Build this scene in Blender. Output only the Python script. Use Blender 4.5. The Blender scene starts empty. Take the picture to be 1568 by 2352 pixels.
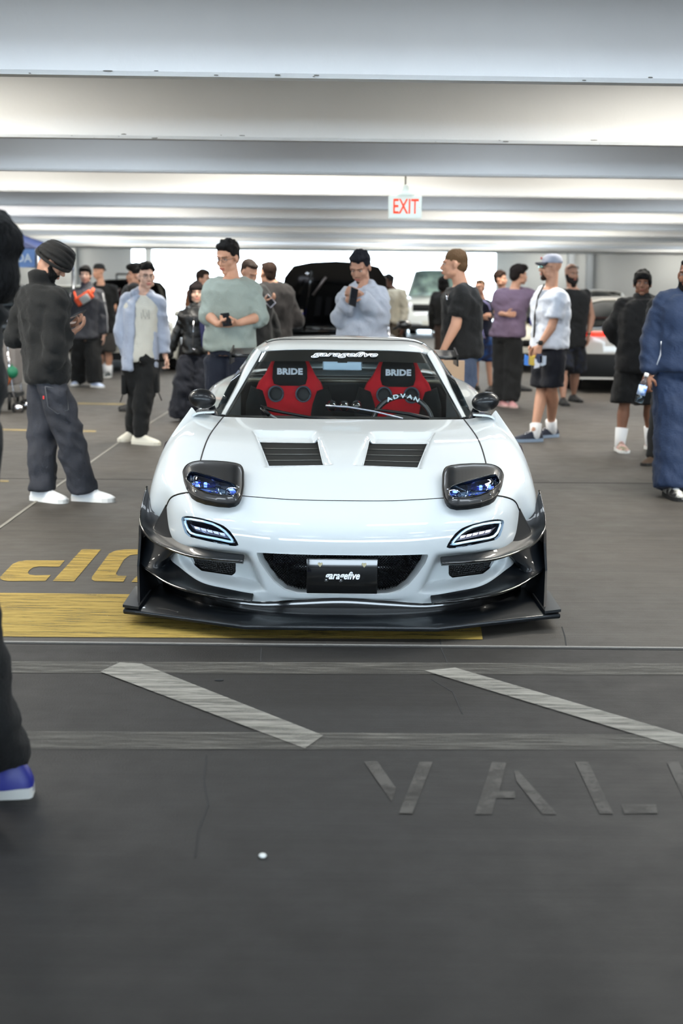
import bpy, math, random
import numpy as np
from mathutils import Vector, Matrix, noise
from mathutils.bvhtree import BVHTree
PI = math.pi
sc = bpy.context.scene
COL = sc.collection

# ------------------------------------------------------------------ camera, world, lights, exposure
F = 3267.0                      # focal length in pixels of the 1568x2352 frame (50 mm on a 36 mm tall sensor)
CH = 1.52                       # camera height
PIT = math.atan(524.0 / F)
ROLL = 0.0105
FW = Vector((0, math.cos(PIT), -math.sin(PIT)))
R0 = Vector((1, 0, 0)); U0 = Vector((0, math.sin(PIT), math.cos(PIT)))
RT = R0 * math.cos(ROLL) + U0 * math.sin(ROLL)
UP = U0 * math.cos(ROLL) - R0 * math.sin(ROLL)
cd = bpy.data.cameras.new('camera'); cam = bpy.data.objects.new('camera', cd); COL.objects.link(cam)
cd.sensor_fit = 'VERTICAL'; cd.sensor_height = 36.0; cd.sensor_width = 24.0; cd.lens = F * 36.0 / 2352.0
cd.clip_start = 0.05; cd.clip_end = 500
m = Matrix((RT, UP, -FW)).transposed().to_4x4(); m.translation = Vector((0, 0, CH)); cam.matrix_world = m
cd.dof.use_dof = True; cd.dof.focus_distance = 6.55; cd.dof.aperture_fstop = 2.6; cd.dof.aperture_blades = 9
sc.camera = cam
sc.view_settings.view_transform = 'Standard'; sc.view_settings.look = 'None'
sc.view_settings.gamma = 1.0; sc.view_settings.use_curve_mapping = False
sc.view_settings.exposure = -0.44
sc.cycles.use_denoising = True
sc.cycles.max_bounces = 7; sc.cycles.diffuse_bounces = 4; sc.cycles.glossy_bounces = 4; sc.cycles.transmission_bounces = 5; sc.cycles.transparent_max_bounces = 10
sc.cycles.caustics_reflective = False; sc.cycles.caustics_refractive = False
sc.cycles.sample_clamp_indirect = 6.0

GA = 0.026                       # the garage grid is turned by this against the camera
def g2w(x, y, z=0.0):            # garage frame -> world
    return Vector((x * math.cos(GA) + y * math.sin(GA) * -1, x * math.sin(GA) + y * math.cos(GA), z))
w = bpy.data.worlds.new('sky'); sc.world = w; w.use_nodes = True
wn = w.node_tree; wn.nodes['Background'].inputs[0].default_value = (0.72, 0.87, 1.0, 1); wn.nodes['Background'].inputs[1].default_value = 23.0

FAR = 46.0; NEAR = -9.0; SL = -24.0; SR = 22.0; STEM_Z = 2.49; SLAB_Z = 3.12
STEMS = [-2.05, 1.0, 4.05, 7.09, 10.12, 13.14, 16.17] + [16.17 + 3.04 * k for k in range(1, 10)]
LAMP_BAYS = [(10.12 + 7.09) / 2, (13.14 + 16.17) / 2, 16.17 + 3.04 * 1.5, 16.17 + 3.04 * 3.5, 16.17 + 3.04 * 5.5, 16.17 + 3.04 * 7.5]
LAMP_X = [-16, -10.5, -5.2, 0.0, 5.2, 10.5, 16]

# ------------------------------------------------------------------ helpers
def at(px, py, Y):               # the point at depth Y seen at pixel (px, py)
    d = FW * F + RT * (px - 784.0) + UP * (1176.0 - py)
    return Vector((0, 0, CH)) + d * (Y / d.y)
def gnd(px, py, z=0.0):          # the point of height z seen at pixel
    d = FW * F + RT * (px - 784.0) + UP * (1176.0 - py)
    return Vector((0, 0, CH)) + d * ((z - CH) / d.z)
def hp(dx, py, Yo):              # half coordinate of the car: distance from its centre line, row, setback behind the splitter
    d = FW * F + R0 * dx + U0 * (1176.0 - py)
    return Vector((0, 0, CH)) + d * ((CY + Yo) / d.y)
CY = 6.01                        # the car's front

def srgb(h):
    if isinstance(h, str):
        h = [int(h[i:i + 2], 16) / 255 for i in (0, 2, 4)]
    return tuple((c / 12.92 if c <= 0.04045 else ((c + 0.055) / 1.055) ** 2.4) for c in h) + (1,)

MATS = {}
def mat(name, col, rough=0.6, metal=0.0, coat=0.0, bump=None, var=None, emit=None, spec=0.5, sheen=0.0, alpha=1.0, trans=0.0, aniso=None):
    """bump=(scale, strength, detail); var=(scale, colour2, contrast)"""
    if name in MATS: return MATS[name]
    m = bpy.data.materials.new(name); m.use_nodes = True; nt = m.node_tree; b = nt.nodes['Principled BSDF']
    c = srgb(col)
    b.inputs['Base Color'].default_value = c; b.inputs['Roughness'].default_value = rough; b.inputs['Metallic'].default_value = metal
    b.inputs['Coat Weight'].default_value = coat; b.inputs['Coat Roughness'].default_value = 0.03
    b.inputs['Specular IOR Level'].default_value = spec
    b.inputs['Sheen Weight'].default_value = sheen; b.inputs['Alpha'].default_value = alpha; b.inputs['Transmission Weight'].default_value = trans
    if emit: b.inputs['Emission Color'].default_value = srgb(emit[0]); b.inputs['Emission Strength'].default_value = emit[1]
    if var or bump:
        tc = nt.nodes.new('ShaderNodeTexCoord')
        src = tc.outputs['Object']
        if aniso:
            mp = nt.nodes.new('ShaderNodeMapping'); mp.inputs['Scale'].default_value = aniso; nt.links.new(src, mp.inputs[0]); src = mp.outputs[0]
    if var:
        n = nt.nodes.new('ShaderNodeTexNoise'); n.inputs['Scale'].default_value = var[0]; n.inputs['Detail'].default_value = 6; nt.links.new(src, n.inputs['Vector'])
        r = nt.nodes.new('ShaderNodeMapRange'); k = var[2]; r.inputs[1].default_value = 0.5 - k; r.inputs[2].default_value = 0.5 + k; nt.links.new(n.outputs[0], r.inputs[0])
        x = nt.nodes.new('ShaderNodeMix'); x.data_type = 'RGBA'; x.inputs[6].default_value = c; x.inputs[7].default_value = srgb(var[1])
        nt.links.new(r.outputs[0], x.inputs[0]); nt.links.new(x.outputs[2], b.inputs['Base Color'])
    if bump:
        n2 = nt.nodes.new('ShaderNodeTexNoise'); n2.inputs['Scale'].default_value = bump[0]; n2.inputs['Detail'].default_value = bump[2] if len(bump) > 2 else 3; nt.links.new(src, n2.inputs['Vector'])
        bp = nt.nodes.new('ShaderNodeBump'); bp.inputs['Strength'].default_value = bump[1]; bp.inputs['Distance'].default_value = 0.02
        nt.links.new(n2.outputs[0], bp.inputs['Height']); nt.links.new(bp.outputs[0], b.inputs['Normal'])
    MATS[name] = m; return m

class MB:
    "collects vertices and faces"
    def __init__(s): s.v = []; s.f = []
    def add(s, vs, fs):
        o = len(s.v); s.v += [tuple(v) for v in vs]; s.f += [tuple(i + o for i in f) for f in fs]; return s
    def box(s, c, size, rot=None, top=1.0):
        c = Vector(c); vs = []
        for z in (-1, 1):
            k = top if z > 0 else 1.0
            for x, y in ((-1, -1), (1, -1), (1, 1), (-1, 1)):
                p = Vector((x * size[0] / 2 * k, y * size[1] / 2 * k, z * size[2] / 2))
                vs.append(c + (rot @ p if rot else p))
        return s.add(vs, [(3, 2, 1, 0), (4, 5, 6, 7), (0, 1, 5, 4), (1, 2, 6, 5), (2, 3, 7, 6), (3, 0, 4, 7)])
    def loft(s, rings, cap=True, close=True):
        n = len(rings[0]); vs = [p for r in rings for p in r]; fs = []
        for i in range(len(rings) - 1):
            for j in range(n if close else n - 1):
                a = i * n + j; b = i * n + (j + 1) % n
                fs.append((a, b, b + n, a + n))
        if cap and close: fs += [tuple(range(n))[::-1], tuple((len(rings) - 1) * n + j for j in range(n))]
        return s.add(vs, fs)
    def rcone(s, p0, p1, r0, r1, seg=12, flat0=False, flat1=False, sq=1.0, side=None):
        p0 = Vector(p0); p1 = Vector(p1); d = p1 - p0; L = d.length or 1e-6; d = d / L
        a = side.copy() if side is not None else Vector((0, 0, 1)).cross(d)
        a = a - d * a.dot(d)
        if a.length < 1e-4: a = Vector((1, 0, 0)) - d * d.x
        a.normalize(); b = d.cross(a)
        rings = []
        def ring(c, r): return [c + a * (math.cos(2 * PI * k / seg) * r) + b * (math.sin(2 * PI * k / seg) * r * sq) for k in range(seg)]
        if not flat0:
            for t in (80, 55, 28): rings.append(ring(p0 - d * (r0 * math.sin(math.radians(t))), r0 * math.cos(math.radians(t))))
        rings.append(ring(p0, r0)); rings.append(ring(p1, r1))
        if not flat1:
            for t in (28, 55, 80): rings.append(ring(p1 + d * (r1 * math.sin(math.radians(t))), r1 * math.cos(math.radians(t))))
        return s.loft(rings)
    def tube(s, pts, r, seg=8):
        pts = [Vector(p) for p in pts]; rings = []
        for i, p in enumerate(pts):
            d = (pts[min(i + 1, len(pts) - 1)] - pts[max(i - 1, 0)]).normalized()
            a = Vector((0, 0, 1)).cross(d)
            if a.length < 0.05: a = Vector((1, 0, 0)).cross(d)
            a.normalize(); b = d.cross(a); rr = r[i] if isinstance(r, (list, tuple)) else r
            rings.append([p + a * (math.cos(2 * PI * k / seg) * rr) + b * (math.sin(2 * PI * k / seg) * rr) for k in range(seg)])
        return s.loft(rings)
    def ell(s, c, r, fr=None, n=14, m=9):
        c = Vector(c); fr = fr or Matrix.Identity(3); rings = []
        for i in range(1, m):
            t = PI * i / m
            rings.append([c + fr @ Vector((r[0] * math.sin(t) * math.cos(2 * PI * k / n), r[1] * math.sin(t) * math.sin(2 * PI * k / n), -r[2] * math.cos(t))) for k in range(n)])
        return s.loft(rings)
    def disc(s, c, ax, r, th, seg=24, r1=None):
        ax = Vector(ax).normalized(); c = Vector(c)
        return s.rcone(c - ax * th / 2, c + ax * th / 2, r, r1 or r, seg, True, True)
    def prism(s, pts, off):
        "closed polygon pts (3D) extruded by off"
        off = Vector(off); n = len(pts); vs = [Vector(p) for p in pts] + [Vector(p) + off for p in pts]
        return s.add(vs, [tuple(range(n))[::-1], tuple(range(n, 2 * n))] + [(i, (i + 1) % n, (i + 1) % n + n, i + n) for i in range(n)])
    def data(s, name, smooth=True):
        me = bpy.data.meshes.new(name); me.from_pydata(s.v, [], s.f); me.validate(); me.update()
        fix_normals(me)
        if smooth: me.shade_smooth()
        return me
    def build(s, name, material, parent=None, smooth=True, loc=None):
        return obj(name, s.data(name, smooth), material, parent, loc)

import bmesh
def fix_normals(me):
    b = bmesh.new(); b.from_mesh(me); bmesh.ops.recalc_face_normals(b, faces=b.faces); b.to_mesh(me); b.free()
def obj(name, me, material, parent=None, loc=None):
    o = bpy.data.objects.new(name, me)
    if material is not None:
        me.materials.clear(); me.materials.append(material)
    COL.objects.link(o)
    if parent is not None:
        o.parent = parent; o.matrix_parent_inverse = parent_inv(parent)
    if loc: o.location = loc
    return o
def parent_inv(p):
    # parents are Empties or meshes placed by location/rotation only
    mm = Matrix.LocRotScale(p.location, p.rotation_euler, None)
    if p.parent is not None: mm = parent_inv(p.parent).inverted() @ p.matrix_parent_inverse @ mm
    return mm.inverted()
def thing(name, label, cat, loc=(0, 0, 0), group=None):
    o = bpy.data.objects.new(name, None); COL.objects.link(o); o.location = loc; o.empty_display_size = 0.2
    o['label'] = label; o['category'] = cat
    if group: o['group'] = group
    return o
def tag(o, label=None, cat=None, group=None, kind=None):
    if label: o['label'] = label
    if cat: o['category'] = cat
    if group: o['group'] = group
    if kind: o['kind'] = kind
    return o
def creased(o, ang=35):
    o.data.shade_smooth()
    try: o.data.set_sharp_from_angle(angle=math.radians(ang))
    except Exception: pass
    return o
def evald(o):
    dg = bpy.context.evaluated_depsgraph_get(); dg.update()
    me = bpy.data.meshes.new_from_object(o.evaluated_get(dg)); return me
def voxel(mb, name, vox, smooth=4, fac=0.5, dec=None, fold=None):
    "union of overlapping closed shapes as one continuous skin"
    me = bpy.data.meshes.new('tmp'); me.from_pydata(mb.v, [], mb.f); me.update(); fix_each(me, mb)
    o = bpy.data.objects.new('tmp', me); COL.objects.link(o)
    r = o.modifiers.new('r', 'REMESH'); r.mode = 'VOXEL'; r.voxel_size = vox; r.use_smooth_shade = True
    if smooth:
        s = o.modifiers.new('s', 'SMOOTH'); s.factor = fac; s.iterations = smooth
    if dec:
        d = o.modifiers.new('d', 'DECIMATE'); d.ratio = dec
    out = evald(o); out.name = name
    bpy.data.objects.remove(o); bpy.data.meshes.remove(me)
    if fold:
        amp, sx, sz, seed = fold; n = len(out.vertices)
        co = np.empty(n * 3); out.vertices.foreach_get('co', co); co = co.reshape(-1, 3)
        no = np.empty(n * 3); out.vertex_normals.foreach_get('vector', no); no = no.reshape(-1, 3)
        d = np.array([noise.noise(Vector((p[0] * sx + seed, p[1] * sx, p[2] * sz))) + 0.55 - 1.3 * abs(noise.noise(Vector((p[0] * sx * 1.1, p[1] * sx * 1.1 + seed, (p[2] + p[0] * 0.7) * sz * 1.25)))) for p in co])
        co = co + no * (d * amp)[:, None]; out.vertices.foreach_set('co', co.ravel()); out.update()
    out.shade_smooth()
    return out
def fix_each(me, mb):
    b = bmesh.new(); b.from_mesh(me); bmesh.ops.recalc_face_normals(b, faces=b.faces); b.to_mesh(me); b.free()
def bevel(o, wd, seg=2):
    b = o.modifiers.new('b', 'BEVEL'); b.width = wd; b.segments = seg; b.limit_method = 'ANGLE'; b.angle_limit = math.radians(40)
    me = evald(o); old = o.data; o.data = me; o.modifiers.clear(); bpy.data.meshes.remove(old)
    creased(o, 30)
    return o
def text_mesh(name, s, size, depth=0.002, shear=0.0, sx=1.0, offset=0.0, spacing=1.0):
    c = bpy.data.curves.new(name, 'FONT'); c.body = s; c.size = size; c.extrude = depth; c.shear = shear; c.align_x = 'CENTER'; c.align_y = 'CENTER'; c.offset = offset; c.space_character = spacing
    c.resolution_u = 3
    o = bpy.data.objects.new('t', c); COL.objects.link(o); me = evald(o); bpy.data.objects.remove(o); bpy.data.curves.remove(c)
    for v in me.vertices: v.co.x *= sx
    me.name = name
    return me
def put(me, M):
    me.transform(M); me.update(); return me
def frame(c, right, up):
    right = Vector(right).normalized(); up = Vector(up); up = (up - right * up.dot(right)).normalized(); n = right.cross(up)
    M = Matrix((right, up, n)).transposed().to_4x4(); M.translation = Vector(c); return M
# ------------------------------------------------------------------ structure
def grot(me):
    me.transform(Matrix.Rotation(GA, 4, 'Z')); me.update(); return me
def structure(name, mb, material, parent=None, smooth=False):
    me = mb.data(name, smooth); grot(me)
    o = obj(name, me, material, parent)
    if parent is None: o['kind'] = 'structure'
    return o

def floor_material():
    m = mat('worn_concrete_floor', (0.33, 0.315, 0.30), rough=0.62, spec=0.35)
    nt = m.node_tree; b = nt.nodes['Principled BSDF']; L = nt.links.new; N = nt.nodes.new
    tc = N('ShaderNodeTexCoord')
    def noise_(sc_, vec, det=6, rough=0.6):
        mp = N('ShaderNodeMapping'); mp.inputs['Scale'].default_value = vec; L(tc.outputs['Object'], mp.inputs[0])
        n = N('ShaderNodeTexNoise'); n.inputs['Scale'].default_value = sc_; n.inputs['Detail'].default_value = det; n.inputs['Roughness'].default_value = rough
        L(mp.outputs[0], n.inputs['Vector']); return n.outputs[0]
    big = noise_(0.35, (1, 1, 1)); streak = noise_(3.0, (0.25, 9, 1)); fine = noise_(140, (1, 1, 1), 3); mid = noise_(5, (1, 1, 1))
    r = N('ShaderNodeValToRGB'); r.color_ramp.elements[0].position = 0.3; r.color_ramp.elements[0].color = srgb((0.18, 0.168, 0.152)); r.color_ramp.elements[1].position = 0.72; r.color_ramp.elements[1].color = srgb((0.30, 0.28, 0.255))
    mx = N('ShaderNodeMath'); mx.operation = 'MULTIPLY_ADD'; L(streak, mx.inputs[0]); mx.inputs[1].default_value = 0.55; 
    m2 = N('ShaderNodeMath'); m2.operation = 'MULTIPLY'; L(big, m2.inputs[0]); m2.inputs[1].default_value = 0.45; L(m2.outputs[0], mx.inputs[2]); L(mx.outputs[0], r.inputs[0])
    m3 = N('ShaderNodeMix'); m3.data_type = 'RGBA'; m3.blend_type = 'MULTIPLY'; m3.inputs[0].default_value = 0.45; L(r.outputs[0], m3.inputs[6])
    r2 = N('ShaderNodeMapRange'); r2.inputs[1].default_value = 0.3; r2.inputs[2].default_value = 0.7; r2.inputs[3].default_value = 0.6; r2.inputs[4].default_value = 1.2; L(fine, r2.inputs[0])
    L(r2.outputs[0], m3.inputs[7])
    # aisle slab nearer the camera: slightly darker concrete, its colour deepened to imitate lens vignetting
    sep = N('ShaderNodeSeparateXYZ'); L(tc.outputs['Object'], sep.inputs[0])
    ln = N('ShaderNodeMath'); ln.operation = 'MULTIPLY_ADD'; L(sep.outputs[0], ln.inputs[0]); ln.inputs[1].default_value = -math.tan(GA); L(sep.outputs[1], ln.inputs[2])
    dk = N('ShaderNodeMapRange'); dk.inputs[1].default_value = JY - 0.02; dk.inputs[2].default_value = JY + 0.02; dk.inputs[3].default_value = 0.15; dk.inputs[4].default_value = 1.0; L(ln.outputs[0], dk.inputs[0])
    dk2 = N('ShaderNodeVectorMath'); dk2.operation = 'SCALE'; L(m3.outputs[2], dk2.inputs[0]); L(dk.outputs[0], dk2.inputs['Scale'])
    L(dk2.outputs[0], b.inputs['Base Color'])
    rr = N('ShaderNodeMapRange'); rr.inputs[3].default_value = 0.5; rr.inputs[4].default_value = 0.8; L(mid, rr.inputs[0]); L(rr.outputs[0], b.inputs['Roughness'])
    bp = N('ShaderNodeBump'); bp.inputs['Strength'].default_value = 0.35; bp.inputs['Distance'].default_value = 0.004; ad = N('ShaderNodeMath'); L(fine, ad.inputs[0]); L(streak, ad.inputs[1]); L(ad.outputs[0], bp.inputs['Height']); L(bp.outputs[0], b.inputs['Normal'])
    return m
def worn(name, col, cover=0.5, streak=True, soft=0.12):
    "worn paint: opaque where the wear noise is high, bare floor elsewhere"
    if name in MATS: return MATS[name]
    m = mat(name, col, rough=0.75, spec=0.2); nt = m.node_tree; b = nt.nodes['Principled BSDF']; L = nt.links.new; N = nt.nodes.new
    tc = N('ShaderNodeTexCoord'); mp = N('ShaderNodeMapping'); mp.inputs['Scale'].default_value = (0.5, 5, 1) if streak else (1, 1, 1); L(tc.outputs['Object'], mp.inputs[0])
    n = N('ShaderNodeTexNoise'); n.inputs['Scale'].default_value = 6; n.inputs['Detail'].default_value = 8; n.inputs['Roughness'].default_value = 0.75; L(mp.outputs[0], n.inputs['Vector'])
    r = N('ShaderNodeMapRange'); r.inputs[1].default_value = 0.5 - soft - (cover - 0.5) * 0.5; r.inputs[2].default_value = 0.5 + soft - (cover - 0.5) * 0.5; r.inputs[3].default_value = 0.22; r.inputs[4].default_value = 0.95; L(n.outputs[0], r.inputs[0]); L(r.outputs[0], b.inputs['Alpha'])
    return m

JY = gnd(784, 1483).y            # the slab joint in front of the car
fl = MB()
fl.add([(-60, NEAR - 30, 0), (60, NEAR - 30, 0), (60, FAR + 60, 0), (-60, FAR + 60, 0)], [(0, 1, 2, 3)])
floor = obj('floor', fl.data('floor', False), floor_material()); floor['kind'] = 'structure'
yard = MB(); yard.add([(-80, FAR + 0.3, 0.004), (80, FAR + 0.3, 0.004), (80, 160, 0.004), (-80, 160, 0.004)], [(0, 1, 2, 3)])
o = structure('floor_outside', yard, mat('pale_concrete', (0.80, 0.80, 0.79), 0.9, var=(0.6, (0.72, 0.72, 0.70), 0.3)))  # pale concrete of the yard

def floor_poly(pts, name, material, z=0.003, par=None):
    "flat patch of paint whose outline is given by ground points"
    b = MB(); P = [gnd(x, y) for x, y in pts]; vs = [Vector((p.x, p.y, z)) for p in P]
    b.add(vs, [tuple(range(len(vs)))])
    me = bpy.data.meshes.new(name); me.from_pydata(b.v, [], b.f); me.update()
    bm = bmesh.new(); bm.from_mesh(me); bmesh.ops.triangulate(bm, faces=bm.faces); bmesh.ops.recalc_face_normals(bm, faces=bm.faces)
    if sum(f.normal.z for f in bm.faces) < 0: bmesh.ops.reverse_faces(bm, faces=bm.faces)
    bm.to_mesh(me); bm.free()
    return obj(name, me, material, par or floor)
yel = worn('worn_yellow_paint', (0.64, 0.54, 0.27), 0.62); wht = worn('worn_white_paint', (0.55, 0.54, 0.51), 0.55); fnt = worn('faded_white_paint', (0.42, 0.41, 0.385), 0.35); ltr = worn('faded_letter_paint', (0.32, 0.31, 0.295), 0.62, False)
Z1 = lambda pts, s, ox, oy: [(x / s + ox, y / s + oy) for x, y in pts]
for L_ in ([(0, 283), (5, 298), (30, 308), (60, 313), (340, 313), (380, 268), (265, 270), (220, 264), (208, 250), (220, 230), (245, 212), (290, 203), (445, 205), (485, 158), (200, 157), (140, 165), (95, 185), (50, 230)],
           [(615, 73), (757, 75), (555, 315), (395, 313)],
           [(1060, 75), (930, 75), (870, 83), (820, 105), (690, 280), (688, 300), (710, 313), (925, 318), (950, 275), (885, 273), (868, 258), (930, 150), (975, 118), (1060, 108)],
           [(985, 320), (1020, 280), (1075, 272), (1100, 320)]):
    tag(floor_poly(Z1(L_, 3.267, 0, 1240), 'painted_letter', yel), 'worn yellow painted letter')
tag(floor_poly([(-120, 1361), (-120, 1463), (1108, 1470), (1095, 1376)], 'painted_band', yel), 'broad worn yellow painted band')
tag(floor_poly([(-120, 1520), (-120, 1546), (1700, 1552), (1700, 1526)], 'painted_line', fnt), 'faded white painted line')
tag(floor_poly([(-120, 1680), (-120, 1722), (1700, 1724), (1700, 1690)], 'painted_line', fnt), 'faded white painted line')
tag(floor_poly([(230, 1545), (275, 1524), (325, 1527), (742, 1692), (700, 1722)], 'painted_line', wht, 0.005), 'diagonal white painted line')
tag(floor_poly([(975, 1543), (1045, 1536), (1610, 1702), (1610, 1735)], 'painted_line', wht, 0.005), 'diagonal white painted line')
for L_ in ([(245, 635), (300, 632), (378, 745), (360, 800)], [(475, 635), (530, 635), (445, 850), (390, 848)],
           [(775, 635), (835, 638), (805, 757), (870, 758), (872, 785), (792, 785), (775, 852), (705, 852)], [(868, 672), (885, 672), (1045, 852), (985, 852), (875, 712)],
           [(1120, 635), (1175, 635), (1278, 850), (1222, 850)], [(1310, 812), (1455, 812), (1462, 848), (1325, 850)], [(1500, 635), (1550, 635), (1650, 850), (1600, 850)]):
    tag(floor_poly(Z1(L_, 1.806, 700, 1400), 'painted_letter', ltr), 'faded stencilled letter stroke')
for a, b_ in (((-30, 985), (220, 989)), ((178, 925), (288, 927)), ((-20, 1103), (20, 1104)), ((40, 700), (300, 702)), ((880, 742), (985, 743))):
    tag(floor_poly([a, (b_[0], b_[1]), (b_[0], b_[1] + 4), (a[0], a[1] + 4)], 'stall_line', worn('faded_yellow_paint', (0.62, 0.55, 0.38), 0.5)), 'faded yellow stall line')
jm = mat('joint_sealant', (0.47, 0.46, 0.44), 0.7, bump=(60, 0.4)); jd = mat('joint_gap', (0.12, 0.12, 0.12), 0.9)
def strip(pts, wd, name, material, z):
    b = MB()
    for i in range(len(pts) - 1):
        p, q = gnd(*pts[i]), gnd(*pts[i + 1]); d = (q - p).normalized(); n = Vector((-d.y, d.x, 0)) * wd / 2
        b.add([p - n + Vector((0, 0, z)), q - n + Vector((0, 0, z)), q + n + Vector((0, 0, z)), p + n + Vector((0, 0, z)), p - n, q - n, q + n, p + n], [(0, 1, 2, 3), (0, 4, 5, 1), (2, 6, 7, 3)])
    me = b.data(name, False); return obj(name, me, material, floor)
tag(strip([(-150, 1473), (700, 1481), (1700, 1490)], 0.02, 'joint_seal', jm, 0.003), 'pale sealed slab joint')
strip([(-150, 1476.5), (700, 1484.5), (1700, 1493.5)], 0.018, 'joint_gap', jd, 0.002)
strip([(-40, 1240), (10, 1205), (155, 1100), (275, 1015), (420, 925)], 0.022, 'joint_seal', mat('pale_joint', (0.48, 0.47, 0.44), 0.8), 0.004)
strip([(-150, 1098), (1700, 1112)], 0.012, 'joint_gap', jd, 0.002)
cr = mat('crack', (0.13, 0.13, 0.13), 0.95)
for pts in ([(1010, 1466), (1013, 1490), (1022, 1510), (1030, 1532)], [(474, 1735), (468, 1790), (478, 1850), (455, 1910), (448, 1970)], [(1290, 1440), (1297, 1462), (1300, 1485)], [(990, 1560), (1040, 1590), (1062, 1640)], [(600, 1490), (598, 1520)]):
    strip(pts, 0.005, 'crack', cr, 0.0015)

conc = mat('white_painted_concrete', (0.94, 0.945, 0.945), 0.75, bump=(30, 0.08), var=(1.2, (0.90, 0.905, 0.91), 0.35))
ceiling = structure('ceiling', MB().box((0, (NEAR + FAR) / 2, SLAB_Z + 0.1), (120, FAR - NEAR + 2, 0.2)), conc)
for k, y in enumerate(STEMS):
    # tapered precast stem with chamfered lower edges
    prof = [(-0.05, STEM_Z + 0.02), (-0.035, STEM_Z), (0.06, STEM_Z), (0.075, STEM_Z + 0.02), (0.11, SLAB_Z + 0.02), (-0.085, SLAB_Z + 0.02)]
    xs = [SL - 2, SR + 2]
    b = MB(); b.loft([[(x, y + a, z) for a, z in prof] for x in xs])
    structure('ceiling_beam', b, conc, ceiling)
# specks and spalls along the lower edge of the two closest beams
random.seed(4)
for y in STEMS[3:5]:
    for _ in range(16):
        p = Vector((random.uniform(-2.5, 2.5), y - 0.052, STEM_Z + random.uniform(0.0, 0.03))); s_ = random.uniform(0.002, 0.009)
        b = MB(); b.ell(p, (s_ * random.uniform(1, 4), 0.004, s_ * 0.5), n=6, m=4); structure('paint_chip', b, mat('bare_concrete', (0.45, 0.44, 0.42), 0.9), ceiling)

wallm = mat('grey_wall_paint', (0.66, 0.67, 0.67), 0.8, var=(0.5, (0.61, 0.62, 0.62), 0.3))
OX0, OX1 = -5.55, 6.05           # opening in the far wall
far_l = structure('wall_far_left', MB().box(((SL + OX0) / 2, FAR, SLAB_Z / 2), (OX0 - SL, 0.25, SLAB_Z)), wallm)
far_r = structure('wall_far_right', MB().box(((SR + OX1) / 2, FAR, SLAB_Z / 2), (SR - OX1, 0.25, SLAB_Z)), wallm)
structure('wall_far_lintel', MB().box(((OX0 + OX1) / 2, FAR, 2.86), (OX1 - OX0, 0.3, 0.66)), wallm)
for x in (-12.6, -9.7, -7.4): structure('pilaster', MB().box((x, FAR - 0.22, SLAB_Z / 2), (0.28, 0.3, SLAB_Z)), wallm, far_l)
for x in (8.4, 9.0, 12.4, 16): structure('pilaster', MB().box((x, FAR - 0.22, SLAB_Z / 2), (0.18, 0.3, SLAB_Z)), mat('pilaster_grey', (0.5, 0.52, 0.54), 0.8), far_r)
structure('trim_1', MB().box((-5.0, FAR - 0.1, SLAB_Z / 2), (0.2, 0.35, SLAB_Z)), wallm)
# metal gate rail standing in the opening beside the far wall
g = MB(); g.tube([(-5.3, FAR - 1, 0), (-5.3, FAR - 1, 2.1)], 0.03); g.tube([(-5.9, FAR - 1, 1.75), (-5.3, FAR - 1, 1.75)], 0.03); g.tube([(-5.9, FAR - 1, 0), (-5.9, FAR - 1, 1.75)], 0.03); g.tube([(-5.9, FAR - 1, 1.0), (-5.3, FAR - 1, 1.0)], 0.02)
me = g.data('gate_frame'); grot(me); t = thing('metal_gate', 'thin dark metal gate frame at the edge of the bright far opening', 'gate', g2w(-5.6, FAR - 1)); obj('gate_frame', me, mat('dark_steel', (0.1, 0.11, 0.12), 0.5, 0.6), t)
structure('wall_left', MB().box((SL - 0.1, (FAR + NEAR) / 2, SLAB_Z / 2), (0.2, FAR - NEAR, SLAB_Z)), wallm)
structure('wall_right', MB().box((SR + 0.1, (FAR + NEAR) / 2, SLAB_Z / 2), (0.2, FAR - NEAR, SLAB_Z)), wallm)
structure('wall_parapet', MB().box((0, NEAR, 0.55), (SR - SL, 0.2, 1.1)), wallm)  # unseen parapet, put here to keep low daylight off the near floor
# row of round columns between the stalls, off to the sides
for x in (-15.2, 14.5):
    for y in (13.2, 31.4):
        structure('column', MB().box((x, y, SLAB_Z / 2), (0.55, 0.55, SLAB_Z)), wallm)

# strip lamps hung on the slab between the beams; some rows are added fill
def strip_lamp(y, x, first, W, cl):
    c = g2w(x, y, SLAB_Z - 0.06)
    t = thing('strip_lamp', 'long white strip lamp hanging between the ceiling beams, some of them added as fill light', 'lamp', c, 'strip lamps between the ceiling beams'); t.rotation_euler = (0, 0, GA)
    if first is None:
        h = MB().box((0, 0, 0), (1.3, 0.36, 0.06)).data('housing', False); tb = MB().box((0, 0, -0.035), (1.25, 0.31, 0.02)).data('diffuser', False)
    else: h, tb = first
    for nm, me_, mt in (('housing', h, mat('lamp_housing', (0.8, 0.8, 0.8), 0.5)), ('diffuser', tb, mat('lamp_diffuser', (0.9, 0.9, 0.88), 0.4, emit=((1.0, 0.97, 0.90), 2.5)))):
        o = bpy.data.objects.new(nm, me_)
        if not me_.materials: me_.materials.append(mt)
        COL.objects.link(o); o.parent = t
    ld = bpy.data.lights.new('lamp_light', 'AREA'); ld.shape = 'RECTANGLE'; ld.size = 1.25; ld.size_y = 0.3; ld.energy = W; ld.color = cl
    lo = bpy.data.objects.new('lamp_light', ld); COL.objects.link(lo); lo.parent = t; lo.location = (0, 0, -0.06)
    return h, tb
fs = None
COOL_FILL, WARM = (0.80, 0.90, 1.0), (1.0, 0.955, 0.86)
BAYS = [(-0.5, [1.2, 3.6, 6.0], 55, COOL_FILL), (2.55, [2.4, 5.6], 25, COOL_FILL), (5.57, [1.0, 3.0, 5.0, 7.2], 52, COOL_FILL)]  # cool rows added to light the car's front, seats and nearest beam
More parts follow.
